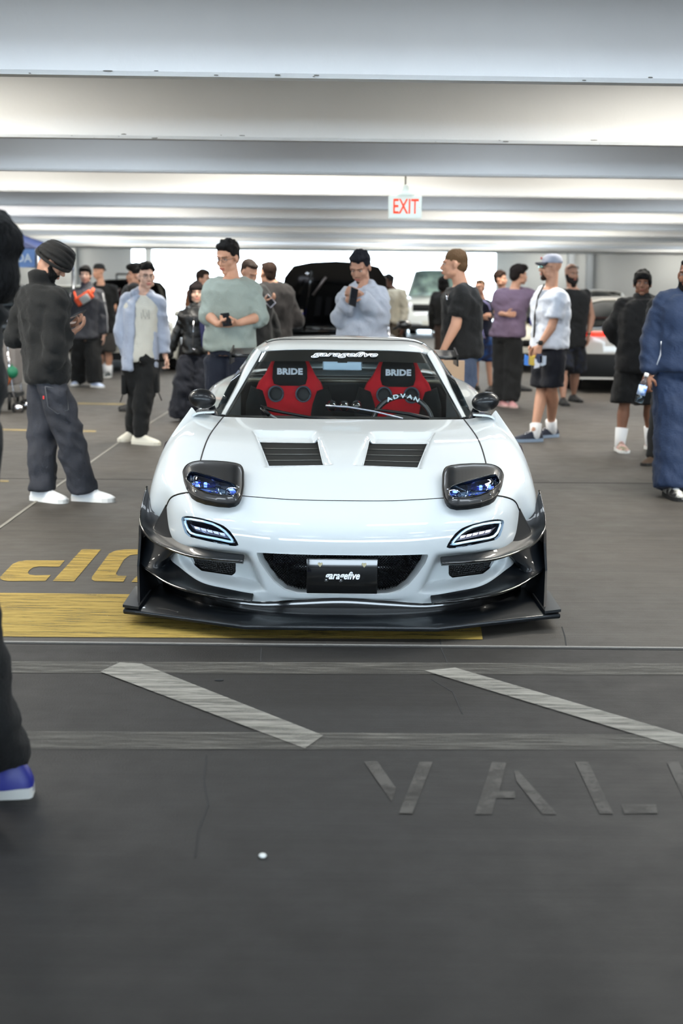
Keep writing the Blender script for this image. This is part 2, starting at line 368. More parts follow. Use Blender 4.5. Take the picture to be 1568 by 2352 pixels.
for k, y in enumerate(LAMP_BAYS):
    BAYS.append((y, *(([2.7, 4.4, 6.1, 9.5, 14], 140, WARM) if k == 0 else ([0.7, 3.4, 6, 9, 14], 125, WARM) if k == 1 else ([2.6, 5.2, 10.5, 16], 150, WARM))))
    if k < 5: BAYS.append((y + 3.04, [1.8, 5.4, 11], (50, 50, 45, 50, 170)[k], COOL_FILL))  # cool fill rows added in the bays between, to brighten the beam faces
BAYS.append((44.6, [4, 8, 12, 17], 110, WARM))  # extra row added to brighten the far wall
for y, xs, W, cl in BAYS:
    for x in [-q for q in xs[::-1]] + xs: fs = strip_lamp(y, x, fs, W, cl)

# exit sign
c = at(930, 476, 13.45)
t = thing('exit_sign', 'white exit sign with red lettering hanging from the ceiling on a rod', 'sign', c)
wsg = 0.305
o = MB().box(c, (wsg, 0.045, 0.205)).build('sign_box', mat('sign_white', (0.93, 0.95, 0.93), 0.5, emit=((.9, 1, .95), .35)), t, False); bevel(o, 0.006)
tm = text_mesh('sign_lettering', 'EXIT', 0.19, 0.001, sx=0.62, offset=0.003); put(tm, frame(c + Vector((0.004, -0.024, 0)), (1, 0, 0), (0, 0, 1)))
obj('sign_lettering', tm, mat('sign_red', (0.95, 0.30, 0.16), 0.5, emit=((1, .25, .1), .6)), t)
MB().prism([c + Vector((0.128, -0.023, 0.008)), c + Vector((0.139, -0.023, -0.002)), c + Vector((0.128, -0.023, -0.012))], (0, -0.002, 0)).build('arrow', mat('sign_pale', (0.95, 0.72, 0.62), 0.5), t, False)
MB().rcone(c + Vector((0, 0, 0.10)), c + Vector((0, 0, 0.125)), 0.085, 0.08, 20, True, True).rcone(c + Vector((0, 0, 0.12)), c + Vector((0, 0, 0.17)), 0.045, 0.035, 16, True).build('mounting_cap', mat('sign_white', 0), t)
MB().tube([c + Vector((0, 0, 0.16)), (c.x, c.y, SLAB_Z)], 0.008).build('rod', mat('rod_grey', (0.6, 0.6, 0.55), 0.5), t)
# ------------------------------------------------------------------ the white sports car
CX = 0.006
def HL(px, py):                   # pixel on the photo's left half of the car -> half coordinates
    return -((px - 787.0) + ROLL * (py - 1176.0)), py - ROLL * (px - 787.0)
def HR(px, py):
    return (px - 787.0) + ROLL * (py - 1176.0), py - ROLL * (px - 787.0)
paint = mat('pearl_white_paint', (0.765, 0.785, 0.79), 0.5, coat=1.0, spec=0.3)
carbon = mat('carbon_fibre', (0.03, 0.035, 0.045), 0.38, coat=0.22, spec=0.3)
def weave(m, sc_):
    nt = m.node_tree; b = nt.nodes['Principled BSDF']; N = nt.nodes.new; L = nt.links.new
    tc = N('ShaderNodeTexCoord'); mp = N('ShaderNodeMapping'); mp.inputs['Rotation'].default_value = (0.6, 0.2, 0.785); L(tc.outputs['Object'], mp.inputs[0])
    ck = N('ShaderNodeTexChecker'); ck.inputs['Scale'].default_value = sc_; ck.inputs[1].default_value = srgb((0.02, 0.03, 0.045)); ck.inputs[2].default_value = srgb((0.06, 0.075, 0.09)); L(mp.outputs[0], ck.inputs[0])
    L(ck.outputs[0], b.inputs['Base Color'])
weave(carbon, 260)
black = mat('satin_black', (0.015, 0.018, 0.022), 0.5, spec=.3); gloss_black = mat('gloss_black', (0.02, 0.025, 0.03), 0.12, coat=0.5)
rubber = mat('rubber', (0.05, 0.05, 0.055), 0.8); chrome = mat('chrome', (0.8, 0.8, 0.82), 0.12, 1.0); alloy = mat('alloy', (0.55, 0.56, 0.58), 0.3, 0.9)
def glass(name, tint, op=0.12, rough=0.02):
    if name in MATS: return MATS[name]
    m = bpy.data.materials.new(name); m.use_nodes = True; nt = m.node_tree; nt.nodes.clear(); N = nt.nodes.new; L = nt.links.new
    o = N('ShaderNodeOutputMaterial'); t = N('ShaderNodeBsdfTransparent'); t.inputs[0].default_value = srgb(tint)
    g = N('ShaderNodeBsdfGlossy'); g.inputs['Roughness'].default_value = rough; g.inputs[0].default_value = (0.9, 0.95, 1, 1)
    lw = N('ShaderNodeLayerWeight'); lw.inputs[0].default_value = 0.5; pw = N('ShaderNodeMath'); pw.operation = 'POWER'; L(lw.outputs['Facing'], pw.inputs[0]); pw.inputs[1].default_value = 5.0
    fr = N('ShaderNodeMath'); fr.operation = 'MULTIPLY_ADD'; L(pw.outputs[0], fr.inputs[0]); fr.inputs[1].default_value = 0.96; fr.inputs[2].default_value = 0.04; mx = N('ShaderNodeMixShader'); L(fr.outputs[0], mx.inputs[0]); L(t.outputs[0], mx.inputs[1]); L(g.outputs[0], mx.inputs[2]); L(mx.outputs[0], o.inputs[0])
    MATS[name] = m; return m
shield = glass('windscreen_glass', (0.97, 0.99, 0.99)); lens_glass = glass('lens_glass', (0.9, 0.95, 1.0)); dark_glass = glass('dark_glass', (0.5, 0.55, 0.57))

car = thing('sports_car', 'low white widebody sports car with black splitter and red bucket seats', 'car', (CX, CY + 2.1, 0))
def cr(p0, p1, p2, p3, t):
    return 0.5 * ((2 * p1) + (-p0 + p2) * t + (2 * p0 - 5 * p1 + 4 * p2 - p3) * t * t + (-p0 + 3 * p1 - 3 * p2 + p3) * t ** 3)
def dense(ctrl, nu, nv, u0c=False):
    "ctrl [row][col] of 3D points -> dense interpolated grid (numpy rows x cols x 3); column 0 lies on the mirror plane when u0c"
    A = np.array([[list(p) for p in r] for r in ctrl], float)
    def refine(A, n, sym):
        lo = A[0] * 2 - A[1]
        if sym: lo = A[1] * np.array([-1, 1, 1])
        hi = A[-1] * 2 - A[-2]; E = np.concatenate([[lo], A, [hi]]); out = []
        for i in range(1, len(E) - 2):
            for k in range(n): out.append(cr(E[i - 1], E[i], E[i + 1], E[i + 2], k / n))
        out.append(A[-1]); return np.array(out)
    B = refine(A, nv, False)
    C = refine(np.swapaxes(B, 0, 1), nu, u0c)
    return np.swapaxes(C, 0, 1)
class Grid:
    def __init__(s, G, mirror=False):
        s.G = G; s.dead = set()
    def mesh(s, name, j0=0, j1=None, i0=0, i1=None, sides=(1, -1), thick=0.0, keep=None, weld=True):
        G = s.G; i1 = G.shape[0] - 1 if i1 is None else i1; j1 = G.shape[1] - 1 if j1 is None else j1
        mb = MB()
        for sd in sides:
            vs = []; idx = {}; fs = []
            for i in range(i0, i1 + 1):
                for j in range(j0, j1 + 1):
                    idx[(i, j)] = len(vs); p = G[i, j]; vs.append((p[0] * sd + CX, p[1], p[2]))
            for i in range(i0, i1):
                for j in range(j0, j1):
                    if (i, j) in s.dead: continue
                    q = (idx[(i, j)], idx[(i, j + 1)], idx[(i + 1, j + 1)], idx[(i + 1, j)])
                    fs.append(q if sd > 0 else q[::-1])
            mb.add(vs, fs)
        me = bpy.data.meshes.new(name); me.from_pydata(mb.v, [], mb.f); me.update()
        b = bmesh.new(); b.from_mesh(me)
        bmesh.ops.remove_doubles(b, verts=b.verts, dist=0.0004)
        bmesh.ops.delete(b, geom=[v for v in b.verts if not v.link_faces], context='VERTS')
        b.to_mesh(me); b.free()
        me.shade_smooth(); return me
    def bvh(s):
        G = s.G; R, C = G.shape[:2]; vs = [Vector(G[i, j]) for i in range(R) for j in range(C)]
        fs = [(i * C + j, i * C + j + 1, (i + 1) * C + j + 1, (i + 1) * C + j) for i in range(R - 1) for j in range(C - 1)]
        return BVHTree.FromPolygons(vs, fs)
    def project(s, pts, closed=True, step=0.008, raw=False):
        "half coordinates (dx, py) -> 3D points on this surface, densely sampled"
        bv = s.bvh(); P = []; n = len(pts)
        o = Vector((0, 0, CH))
        def hit(q):
            d = (FW * F + R0 * q[0] + U0 * (1176 - q[1])).normalized()
            h = bv.ray_cast(o, d)
            return h[0] if h[0] is not None else bv.find_nearest(o + d * 6.6)[0]
        for k in range(n if closed else n - 1):
            a, b = pts[k], pts[(k + 1) % n]; L = math.hypot(b[0] - a[0], b[1] - a[1]); m_ = 1 if raw else max(1, int(L / 4))
            for t in range(m_): P.append(hit((a[0] + (b[0] - a[0]) * t / m_, a[1] + (b[1] - a[1]) * t / m_)))
        if not closed: P.append(hit(pts[-1]))
        return P
    def cut(s, P, axis=1):
        "remove the cells inside the closed 3D outline P (seen along axis) and pull the rim onto it"
        ax = [0, 2] if axis == 1 else [0, 1]
        Q = np.array([[p[a] for a in ax] for p in P]); G = s.G; R, C = G.shape[:2]
        X = G[:, :, ax[0]]; Y = G[:, :, ax[1]]
        def inside(X, Y):
            ins = np.zeros(X.shape, bool); n = len(Q)
            for k in range(n):
                x0, y0 = Q[k]; x1, y1 = Q[(k + 1) % n]
                c = ((y0 > Y) != (y1 > Y)) & (X < (x1 - x0) * (Y - y0) / ((y1 - y0) or 1e-9) + x0); ins ^= c
            return ins
        cx = (G[:-1, :-1] + G[1:, :-1] + G[:-1, 1:] + G[1:, 1:]) / 4
        di = inside(cx[:, :, ax[0]], cx[:, :, ax[1]])
        cut_ = {(i, j) for i, j in zip(*np.nonzero(di))}; s.dead |= cut_
        A = np.array([list(p) for p in P]); B = np.roll(A, -1, 0)
        for (i, j) in {(i + a, j + b) for i, j in cut_ for a in (0, 1) for b in (0, 1)}:
            live = any((i + a, j + b) not in s.dead and 0 <= i + a < R - 1 and 0 <= j + b < C - 1 for a in (-1, 0) for b in (-1, 0))
            if not live: continue
            p = G[i, j]; d = B - A; t = np.clip(((p - A) * d).sum(1) / ((d * d).sum(1) + 1e-12), 0, 1); q = A + d * t[:, None]
            k = np.argmin(((q - p)[:, ax] ** 2).sum(1)); G[i, j] = (q[k][0], q[k][1], p[2]) if axis == 2 else q[k]
def both(fn):
    "run a builder for the two sides; fn(side, mirror) where mirror maps half points to world"
    for sd in (1, -1): fn(sd, lambda p, sd=sd: Vector((p[0] * sd + CX, p[1], p[2])))
def solid(o, th, off=-1.0):
    md = o.modifiers.new('s', 'SOLIDIFY'); md.thickness = th; md.offset = off; md.use_even_offset = False
    me = evald(o); old = o.data; o.data = me; o.modifiers.clear(); bpy.data.meshes.remove(old); o.data.shade_smooth(); creased(o, 40)

B_ = [[(0,1373,.15),(112,1379,.16),(205,1383,.20),(300,1366,.31),(355,1332,.44),(395,1290,.58),(412,1262,.68)],
      [(0,1364,.12),(122,1363,.13),(215,1338,.185),(305,1316,.295),(362,1288,.43),(400,1258,.58),(414,1240,.68)],
      [(0,1274,.09),(105,1274,.098),(202,1271,.135),(312,1260,.25),(374,1240,.41),(404,1224,.58),(416,1216,.68)],
      [(0,1212,.115),(108,1211,.122),(208,1207,.157),(322,1193,.28),(382,1186,.45),(405,1199,.59),(416,1206,.68)],
      [(0,1150,.25),(112,1149,.256),(212,1143,.29),(330,1134,.42),(388,1143,.53),(406,1170,.61),(415,1197,.68)]]
bump_g = Grid(dense([[hp(*q) for q in r] for r in B_], 16, 16, True))
W_ = lambda x, Yo, z: Vector((x, CY + Yo, z))
U_ = [[hp(*q) for q in B_[4]] + [W_(.862, .72, .36)],
      [hp(0,1108,.42), hp(112,1107,.43), hp(214,1103,.46), hp(332,1096,.57), hp(393,1104,.65), hp(426,1130,.70), hp(441,1166,.74), W_(.915, .80, .44)],
      [hp(0,1062,.63), hp(112,1061,.64), hp(214,1059,.67), hp(326,1054,.77), hp(386,1058,.83), hp(423,1078,.86), hp(440,1116,.88), W_(.930, .95, .53)],
      [hp(0,1006,1.02), hp(110,1005,1.02), hp(207,1004,1.03), hp(308,1004,1.06), hp(352,1003,1.08), hp(388,1010,1.10), hp(411,1036,1.12), W_(.90, 1.2, .50)],
      [hp(0,963,1.50), hp(100,963,1.50), hp(192,962,1.51), hp(276,960,1.53), hp(306,956,1.50), hp(334,954,1.46), hp(354,958,1.43), W_(.80, 1.44, .30)]]
NU, NV = 22, 26
up_g = Grid(dense(U_, NU, NV, True)); 
flat = np.array(up_g.G)
up_shape = Grid(up_g.G.copy())
# hood vents: sunken scoops with a cut opening
VENT = [HL(*p) for p in ((593, 1002), (730, 1004), (744, 1055), (617, 1057))]
SCOOP = [HL(*p) for p in ((578, 988), (726, 990), (766, 1068), (606, 1074))]
scoopP = up_shape.project(SCOOP, raw=True); ventP = up_shape.project(VENT, raw=True)
def sdist(P, X, Y):
    "signed distance to a convex outline in plan (positive inside)"
    n = len(P); d = np.full(X.shape, 9.0); cxm = sum(p[0] for p in P) / n; cym = sum(p[1] for p in P) / n
    for k in range(n):
        x0, y0 = P[k][0], P[k][1]; x1, y1 = P[(k + 1) % n][0], P[(k + 1) % n][1]; L = math.hypot(x1 - x0, y1 - y0); nx, ny = (y1 - y0) / L, -(x1 - x0) / L
        if (cxm - x0) * nx + (cym - y0) * ny < 0: nx, ny = -nx, -ny
        d = np.minimum(d, (X - x0) * nx + (Y - y0) * ny)
    return d
sd_ = sdist(scoopP, up_g.G[:, :, 0], up_g.G[:, :, 1]); k_ = np.clip(sd_ / 0.034, 0, 1); k_ = k_ * k_ * (3 - 2 * k_)
up_g.G[:, :, 2] -= 0.030 * k_
# two creases of the hood running forward from the vents
ventQ = [Vector((p.x, p.y, p.z - 0.030)) for p in Grid(up_shape.G).project(VENT)]
up_g.cut(ventQ, axis=2)
k2_ = np.clip(sdist(scoopP, up_g.G[:, :, 0], up_g.G[:, :, 1]) / 0.034, 0, 1); up_g.G[:, :, 2] = flat[:, :, 2] - 0.030 * k2_ * k2_ * (3 - 2 * k2_)
GRILLE = [(0, 1275), (60, 1275), (120, 1274), (198, 1271), (190, 1292), (172, 1318), (154, 1340), (132, 1356), (105, 1364), (60, 1366), (0, 1365)]
grilleP = bump_g.project(GRILLE, closed=False)
bump_g.cut([Vector((-0.05, grilleP[0].y, grilleP[0].z))] + grilleP + [Vector((-0.05, grilleP[-1].y, grilleP[-1].z))])
DZ = lambda pts: [HL(x / 8.71 + 400, y / 8.71 + 1170) for x, y in pts]
DRL = DZ([(140,190),(160,150),(220,131),(330,135),(500,165),(700,215),(880,278),(1000,335),(1110,430),(1200,550),(1260,650),(1283,715),(1240,735),(1100,725),(850,675),(600,620),(400,572),(290,540),(215,470),(170,340)])
drlP = bump_g.project(DRL); bump_g.cut(drlP)
DUCT = [HR(*p) for p in ((1000, 1273), (1050, 1268), (1120, 1262), (1160, 1262), (1166, 1275), (1158, 1300), (1138, 1322), (1105, 1340), (1050, 1352), (985, 1362), (962, 1360), (975, 1330), (990, 1298))]
ductP = bump_g.project(DUCT); 
# side duct: the bumper skin is pressed inwards here
X, Z = bump_g.G[:, :, 0], bump_g.G[:, :, 2]
Dq = [Vector((p.x, p.z, 0)) for p in bump_g.project(DUCT, raw=True)]
def sd_poly(P, X, Y):
    d = np.full(X.shape, 9.0); ins = np.zeros(X.shape, bool); n = len(P)
    for k in range(n):
        x0, y0 = P[k][0], P[k][1]; x1, y1 = P[(k + 1) % n][0], P[(k + 1) % n][1]; dx, dy = x1 - x0, y1 - y0
        t = np.clip(((X - x0) * dx + (Y - y0) * dy) / (dx * dx + dy * dy), 0, 1); d = np.minimum(d, np.hypot(X - x0 - dx * t, Y - y0 - dy * t))
        ins ^= ((y0 > Y) != (y1 > Y)) & (X < dx * (Y - y0) / (dy or 1e-9) + x0)
    return np.where(ins, d, -d)
ks = np.clip((sd_poly(Dq, X, Z) + 0.006) / 0.045, 0, 1); ks = ks * ks * (3 - 2 * ks)
bump_g.G[:, :, 1] += 0.085 * ks
DMESH = [HR(*p) for p in ((1030, 1282), (1060, 1279), (1105, 1276), (1135, 1276), (1134, 1290), (1124, 1306), (1108, 1318), (1070, 1323), (1038, 1327), (1030, 1320))]
dmP = Grid(bump_g.G).project(DMESH); bump_g.cut(dmP)

bumper = obj('front_bumper', bump_g.mesh('front_bumper'), paint, car); solid(bumper, 0.012)
hood = obj('hood', up_g.mesh('hood', 0, 3 * NU), paint, car); solid(hood, 0.008)
FS = 3 * NU
for sd in (1, -1):
    f = obj('front_fender', up_g.mesh('front_fender', FS, None, sides=(sd,)), paint, car); solid(f, 0.008)
def seam(pts3, r, name='panel_gap', par=car, m=None, closed=False):
    for sd in (1, -1):
        P = [Vector((p[0] * sd + CX, p[1], p[2])) for p in pts3]
        if closed: P = P + [P[0], P[1]]
        MB().tube(P, r, 6).build(name, m or black, par)
G = up_g.G
seam([G[i, FS] for i in range(int(0.9 * NV), G.shape[0])], 0.0036)
seam([G[0, j] for j in range(0, 3 * NU + 4, 2)], 0.0022)
seam([G[0, j] for j in range(3 * NU + 4, 6 * NU + 1, 2)], 0.0042)

# grille: lip, wire mesh, radiator, intercooler pipes, plate
def mir(P): return [Vector((-p.x, p.y, p.z)) for p in P[::-1]]
GP = [Vector((p.x + CX, p.y, p.z)) for p in grilleP] + [Vector((p.x + CX, p.y, p.z)) for p in mir(grilleP)[1:-1]]
ctr = sum(GP, Vector()) / len(GP)
def ring(P, c, s_, off): return [c + (p - c) * s_ + Vector(off) for p in P]
lip = MB().loft([ring(GP, ctr, 1.0, (0, -0.002, 0)), ring(GP, ctr, 0.985, (0, 0.018, 0)), ring(GP, ctr, 0.96, (0, 0.045, 0)), ring(GP, ctr, 0.955, (0, 0.10, 0))], cap=False)
o = lip.build('grille_lip', paint, car)
zc, z0, z1, xw, yg = ctr.z, min(p.z for p in GP), max(p.z for p in GP), max(p.x for p in GP) - CX, ctr.y + 0.07
wires = MB(); st = 0.0125; H_ = z1 - z0
x = -xw - H_
gz = [(p.x - CX, p.z) for p in GP]
def in_g(x, z):
    c = False
    for k in range(len(gz)):
        (x0, y0), (x1, y1) = gz[k], gz[(k + 1) % len(gz)]
        if (y0 > z) != (y1 > z) and x < (x1 - x0) * (z - y0) / (y1 - y0) + x0: c = not c
    return c
while x < xw + H_:
    for sl in (1, -1):
        run = []
        for k in range(41):
            t = k / 40; px_, pz_ = x + sl * H_ * (t - .5) * 1.0, z0 + H_ * t
            if in_g(px_, pz_): run.append((px_, pz_))
        if len(run) > 2:
            a, b_ = run[0], run[-1]
            wires.tube([(a[0] + CX, yg + a[0] ** 2 * .35, a[1]), (b_[0] + CX, yg + b_[0] ** 2 * .35 + .0015, b_[1])], 0.0016, 4)
    x += st
tag(wires.build('grille_mesh', gloss_black, car, False), kind='stuff')
MB().box((CX, yg + 0.22, zc), (2 * xw, 0.05, H_ + 0.06)).build('radiator', black, car, False)
fins = MB()
for k in range(14): fins.box((CX, yg + 0.10, z0 + 0.10 + k * (H_ - 0.10) / 13), (0.62, 0.03, 0.003))
tag(fins.build('cooler_fins', mat('fin_metal', (0.30, 0.32, 0.34), 0.4, 0.8), car, False), kind='stuff')
MB().tube([(CX - .34, yg + .09, zc - .012), (CX + .34, yg + .09, zc - .012)], 0.020, 12).build('intercooler_pipe', alloy, car)
MB().tube([(CX + .28, yg + .07, zc + .07), (CX + .29, yg + .07, zc + .01), (CX + .34, yg + .06, zc + .02)], 0.012, 8).build('hose', rubber, car)
# plate: between pixels 704..866 x 1281..1364
p0, p1 = at(704, 1282, CY + 0.075), at(866, 1364, CY + 0.075); pc = (p0 + p1) / 2
o = MB().box(pc, (p1.x - p0.x, 0.012, p0.z - p1.z)).build('number_plate', gloss_black, car, False); bevel(o, 0.004)
wtx = mat('white_print', (0.93, 0.94, 0.96), 0.5)
tm = text_mesh('plate_lettering', 'garagefive', 0.046, 0.0006, shear=0.35, sx=0.82, offset=0.0012); put(tm, frame(pc + Vector((0, -0.0075, 0.002)), (1, 0, 0), (0, 0, 1))); obj('plate_lettering', tm, wtx, o)
for sx_ in (-1, 1):
    q = pc + Vector((sx_ * 0.096, -0.009, 0.052)); hb = MB(); hb.prism([q + Vector((a * .011, 0, b * .011)) for a, b in ((0, -1), (.9, .1), (.85, .65), (.45, .85), (0, .5), (-.45, .85), (-.85, .65), (-.9, .1))], (0, -0.004, 0)); hb.build('heart_bolt', mat('brass', (0.8, 0.76, 0.62), 0.3, 0.7), o, False)

# side duct inner mesh and day lamps
def side_parts(sd, M):
    P = [M(p) for p in dmP]; c = sum(P, Vector()) / len(P)
    b = MB().loft([P, ring(P, c, 0.97, (0, 0.03, 0)), ring(P, c, 0.9, (0, 0.08, 0))], cap=False); b.build('duct_wall', black, car)
    b = MB(); b.add(ring(P, c, 0.99, (0, 0.028, 0)), [tuple(range(len(P)))]); o = b.build('duct_mesh', mesh_black, car, False)
    # day lamp
    P = [M(p) for p in drlP]; c = sum(P, Vector()) / len(P)
    hz = MB().loft([P, ring(P, c, 0.985, (0, 0.006, 0)), ring(P, c, 0.93, (0, 0.03, 0))], cap=False); hz.add(ring(P, c, 0.93, (0, 0.03, 0)), [tuple(range(len(P)))])
    lamp = hz.build('turn_lamp', mat('lamp_bezel', (0.10, 0.10, 0.14), 0.15, 0.7), car)
    pc_ = [M(p) + Vector((0, 0.012, 0)) for p in bump_shape.project(DZ([(215,200),(330,205),(560,245),(760,300),(900,370),(1010,450),(1110,560),(1190,665),(1100,655),(850,602),(640,562),(430,520),(330,480),(262,400),(218,280)]))]
    MB().tube(pc_ + [pc_[0], pc_[1]], 0.0055, 8).build('light_guide', mat('light_guide', (0.86, 0.92, 0.94), 0.3, emit=((0.8, 0.9, 0.95), 0.25)), lamp)
    pi_ = [M(p) + Vector((0, 0.016, 0)) for p in bump_shape.project(DZ([(300,300),(430,440),(700,510),(1000,575),(1100,600),(1020,500),(900,470),(620,400),(400,345)]))]
    b = MB(); b.add(pi_, [tuple(range(len(pi_)))]); b.build('reflector', mat('reflector', (0.62, 0.62, 0.68), 0.2, 0.7), lamp, False)
    for k in range(5):
        q = [M(p) + Vector((0, 0.012, 0)) for p in bump_shape.project(DZ([(390 + k * 125, 350 + k * 30), (500 + k * 125, 372 + k * 30), (515 + k * 125, 425 + k * 30), (420 + k * 125, 400 + k * 30)]), raw=True)]
        MB().prism(q, (0, 0.006, 0)).build('lamp_segment', mat('lamp_segment', (0.95, 0.93, 0.97), 0.25, emit=((1, .95, 1), 0.3)), lamp, False)
    b = MB(); b.add([p + Vector((0, -0.001, 0)) for p in P], [tuple(range(len(P)))]); b.build('lamp_lens', lens_glass, lamp, False)
mesh_black = mat('duct_mesh_black', (0.03, 0.035, 0.05), 0.4)
def hexbump(m):
    nt = m.node_tree; b = nt.nodes['Principled BSDF']; N = nt.nodes.new; L = nt.links.new
    tc = N('ShaderNodeTexCoord'); v = N('ShaderNodeTexVoronoi'); v.inputs['Scale'].default_value = 110; v.inputs['Randomness'].default_value = 0.1; L(tc.outputs['Object'], v.inputs['Vector'])
    bp = N('ShaderNodeBump'); bp.inputs['Strength'].default_value = 1; bp.inputs['Distance'].default_value = 0.01; bp.invert = True; L(v.outputs[0], bp.inputs['Height']); L(bp.outputs[0], b.inputs['Normal'])
hexbump(mesh_black)
bump_shape = Grid(dense([[hp(*q) for q in r] for r in B_], 8, 8, True))
both(side_parts)

# lower black air dam, splitter
dam = Grid(np.array([[bump_g.G[0, j], bump_g.G[0, j] + np.array([0, -.008, -.025]), bump_g.G[0, j] * np.array([1, 1, 0]) + np.array([0, -.004, .07])] for j in range(0, bump_g.G.shape[1], 3)]))
obj('air_dam', dam.mesh('air_dam'), gloss_black, car); 
def hz_(dx, py, z):
    d = FW * F + R0 * dx + U0 * (1176.0 - py); return Vector((0, 0, CH)) + d * ((z - CH) / d.z)
ZS = 0.072
sp = [hz_(0, 1437, ZS), hz_(221, 1437, ZS), hz_(466, 1407, ZS), hz_(503, 1404, ZS), hz_(474, 1366, ZS), Vector((.87, CY + .98, ZS)), Vector((.6, CY + .98, ZS)), Vector((0, CY + .98, ZS))]
sp[0].x = 0
allp = [p + Vector((CX, 0, 0)) for p in sp[:-1]] + [Vector((-p.x + CX, p.y, p.z)) for p in sp[1:-1][::-1]]
b = MB().prism([Vector((p.x, p.y, ZS - 0.024)) for p in allp], (0, 0, 0.024)); spl = b.build('splitter', carbon, car, False); bevel(spl, 0.008)
def fins_(sd, M):
    a, b_, c_ = sp[2], sp[3], sp[4]
    # upturned wing tip of the splitter
    q = [M(p) for p in (a + Vector((0, .0, .004)), b_ + Vector((0.0, 0, .008)), c_ + Vector((0.0, 0, .02)), Vector((a.x - .01, c_.y, ZS + .004)))]
    MB().prism(q, (0, 0, 0.012)).build('splitter_tip', carbon, car, False)
    MB().box((sd * .80 + CX, CY + .78, .26), (.22, .03, .46)).build('air_dam_side', black, car, False)
    # end plate
    e = [hz_(463, 1404, ZS), Vector((.885, CY + .92, ZS)), Vector((.915, CY + .90, .43)), hp(463, 1212, .68), hp(462, 1243, .60), hp(466, 1305, .56)]
    P = [M(p) for p in e]; MB().prism(P, (0.010 * sd, 0, 0)).build('end_plate', carbon, car, False)
    for nm, inn, out in (('upper_canard', [(228,1279),(290,1272),(340,1262),(380,1246),(402,1226),(413,1206),(430,1182),(440,1160)],
                          [(229,1292,.085),(300,1287,.15),(350,1281,.23),(400,1264,.36),(438,1245,.50),(461,1215,.64),(463,1180,.72),(450,1122,.80)]),
                         ('lower_canard', [(205,1364),(270,1353),(335,1334),(370,1308),(395,1284),(410,1266),(414,1256),(416,1250)],
                          [(211,1383,.09),(290,1374,.14),(350,1362,.23),(400,1344,.35),(436,1322,.47),(458,1305,.58),(467,1280,.66),(464,1250,.72)])):
        I = []
        for q in inn:
            h = (bump_shape if q[0] < 414 else up_shape).project([q, q], raw=True)[0]; I.append(h + Vector((-.004, .012, 0)))
        O = [hp(*q) for q in out]
        rows = []
        for t in np.linspace(0, 1, 6): rows.append([i_ * (1 - t) + o_ * t + Vector((0, 0, -0.018 * math.sin(PI * t))) for i_, o_ in zip(I, O)])
        gg = Grid(dense(rows, 5, 2)); ob = obj(nm, gg.mesh(nm, sides=(sd,)), carbon, car); solid(ob, 0.009, 0)
        MB().tube([M(p) for p in gg.G[-1]], 0.0058, 8).build('canard_edge', gloss_black, ob)
both(fins_)

# hood louvres
def vrim(sd, M):
    Q = [Vector(p) for p in Grid(up_shape.G).project(VENT)]; k = sdist(scoopP, np.array([q.x for q in Q]), np.array([q.y for q in Q])); k = np.clip(k / .034, 0, 1); k = k * k * (3 - 2 * k)
    Q = [M(q + Vector((0, 0, -.030 * kk - .001))) for q, kk in zip(Q, k)]; MB().tube(Q + Q[:2], .0042, 6).build('vent_rim', paint, car)
both(vrim)
def louv(sd, M):
    P = [M(Vector((p.x, p.y, p.z - .03))) for p in ventP]          # rear-out, rear-in, front-in, front-out
    well = MB(); c = sum(P, Vector()) / 4
    well.loft([P, [p + Vector((0, 0, -0.07)) for p in P]], cap=False); well.add([p + Vector((0, 0, -0.07)) for p in P], [(0, 1, 2, 3)]); well.build('vent_well', black, car, False)
    for k, t in enumerate((0.02, 0.27, 0.52, 0.77)):
        a = P[0].lerp(P[3], t); b_ = P[1].lerp(P[2], t); t2 = min(1, t + .245); a2 = P[0].lerp(P[3], t2); b2 = P[1].lerp(P[2], t2); dn = Vector((0, 0, -0.034))
        MB().prism([a + Vector((0, 0, 0.0)), b_, b2 + dn, a2 + dn], (0, 0, -0.004)).build('hood_louvre', mat('louvre_carbon', (0.15, 0.15, 0.145), 0.32, coat=0.2, spec=.4), car, False); MB().tube([a.lerp(b_, .01) + Vector((0, -.002, .001)), a.lerp(b_, .99) + Vector((0, -.002, .001))], .0022, 6).build('louvre_edge', mat('louvre_edge', (.38, .38, .36), .3, .3), car)
both(louv)

# headlight pods
PZ = lambda pts: [HL(x / 8.71 + 400, y / 8.71 + 1050) for x, y in pts]
POD = PZ([(195,360),(186,300),(200,240),(240,185),(300,140),(390,105),(520,86),(800,90),(1050,110),(1230,138),(1310,168),(1352,215),(1370,290),(1372,560),(1350,720),(1330,790),(1280,865),(1210,905),(1080,925),(850,905),(600,855),(420,785),(320,715),(262,620),(220,500)])
WIN = PZ([(250,490),(300,425),(360,400),(460,408),(700,478),(900,540),(1100,600),(1262,655),(1285,700),(1262,790),(1200,835),(1120,850),(960,838),(800,820),(640,780),(500,725),(390,660),(310,570)])
PB, PI_, PT = hp(356, 1128, .395), hp(236, 1150, .235), hp(300, 1066, .60)
pn = (PT - PB).cross(PI_ - PB).normalized()
if pn.y > 0: pn = -pn
def onp(q, lift=0.0):
    d = FW * F + R0 * q[0] + U0 * (1176.0 - q[1]); o = Vector((0, 0, CH)); t = (PB - o).dot(pn) / d.dot(pn); p = o + d * t
    # the pod wraps: its outer end sits further back
    return p + pn * (lift)
podc = (sum(q[0] for q in POD) / len(POD), sum(q[1] for q in POD) / len(POD))
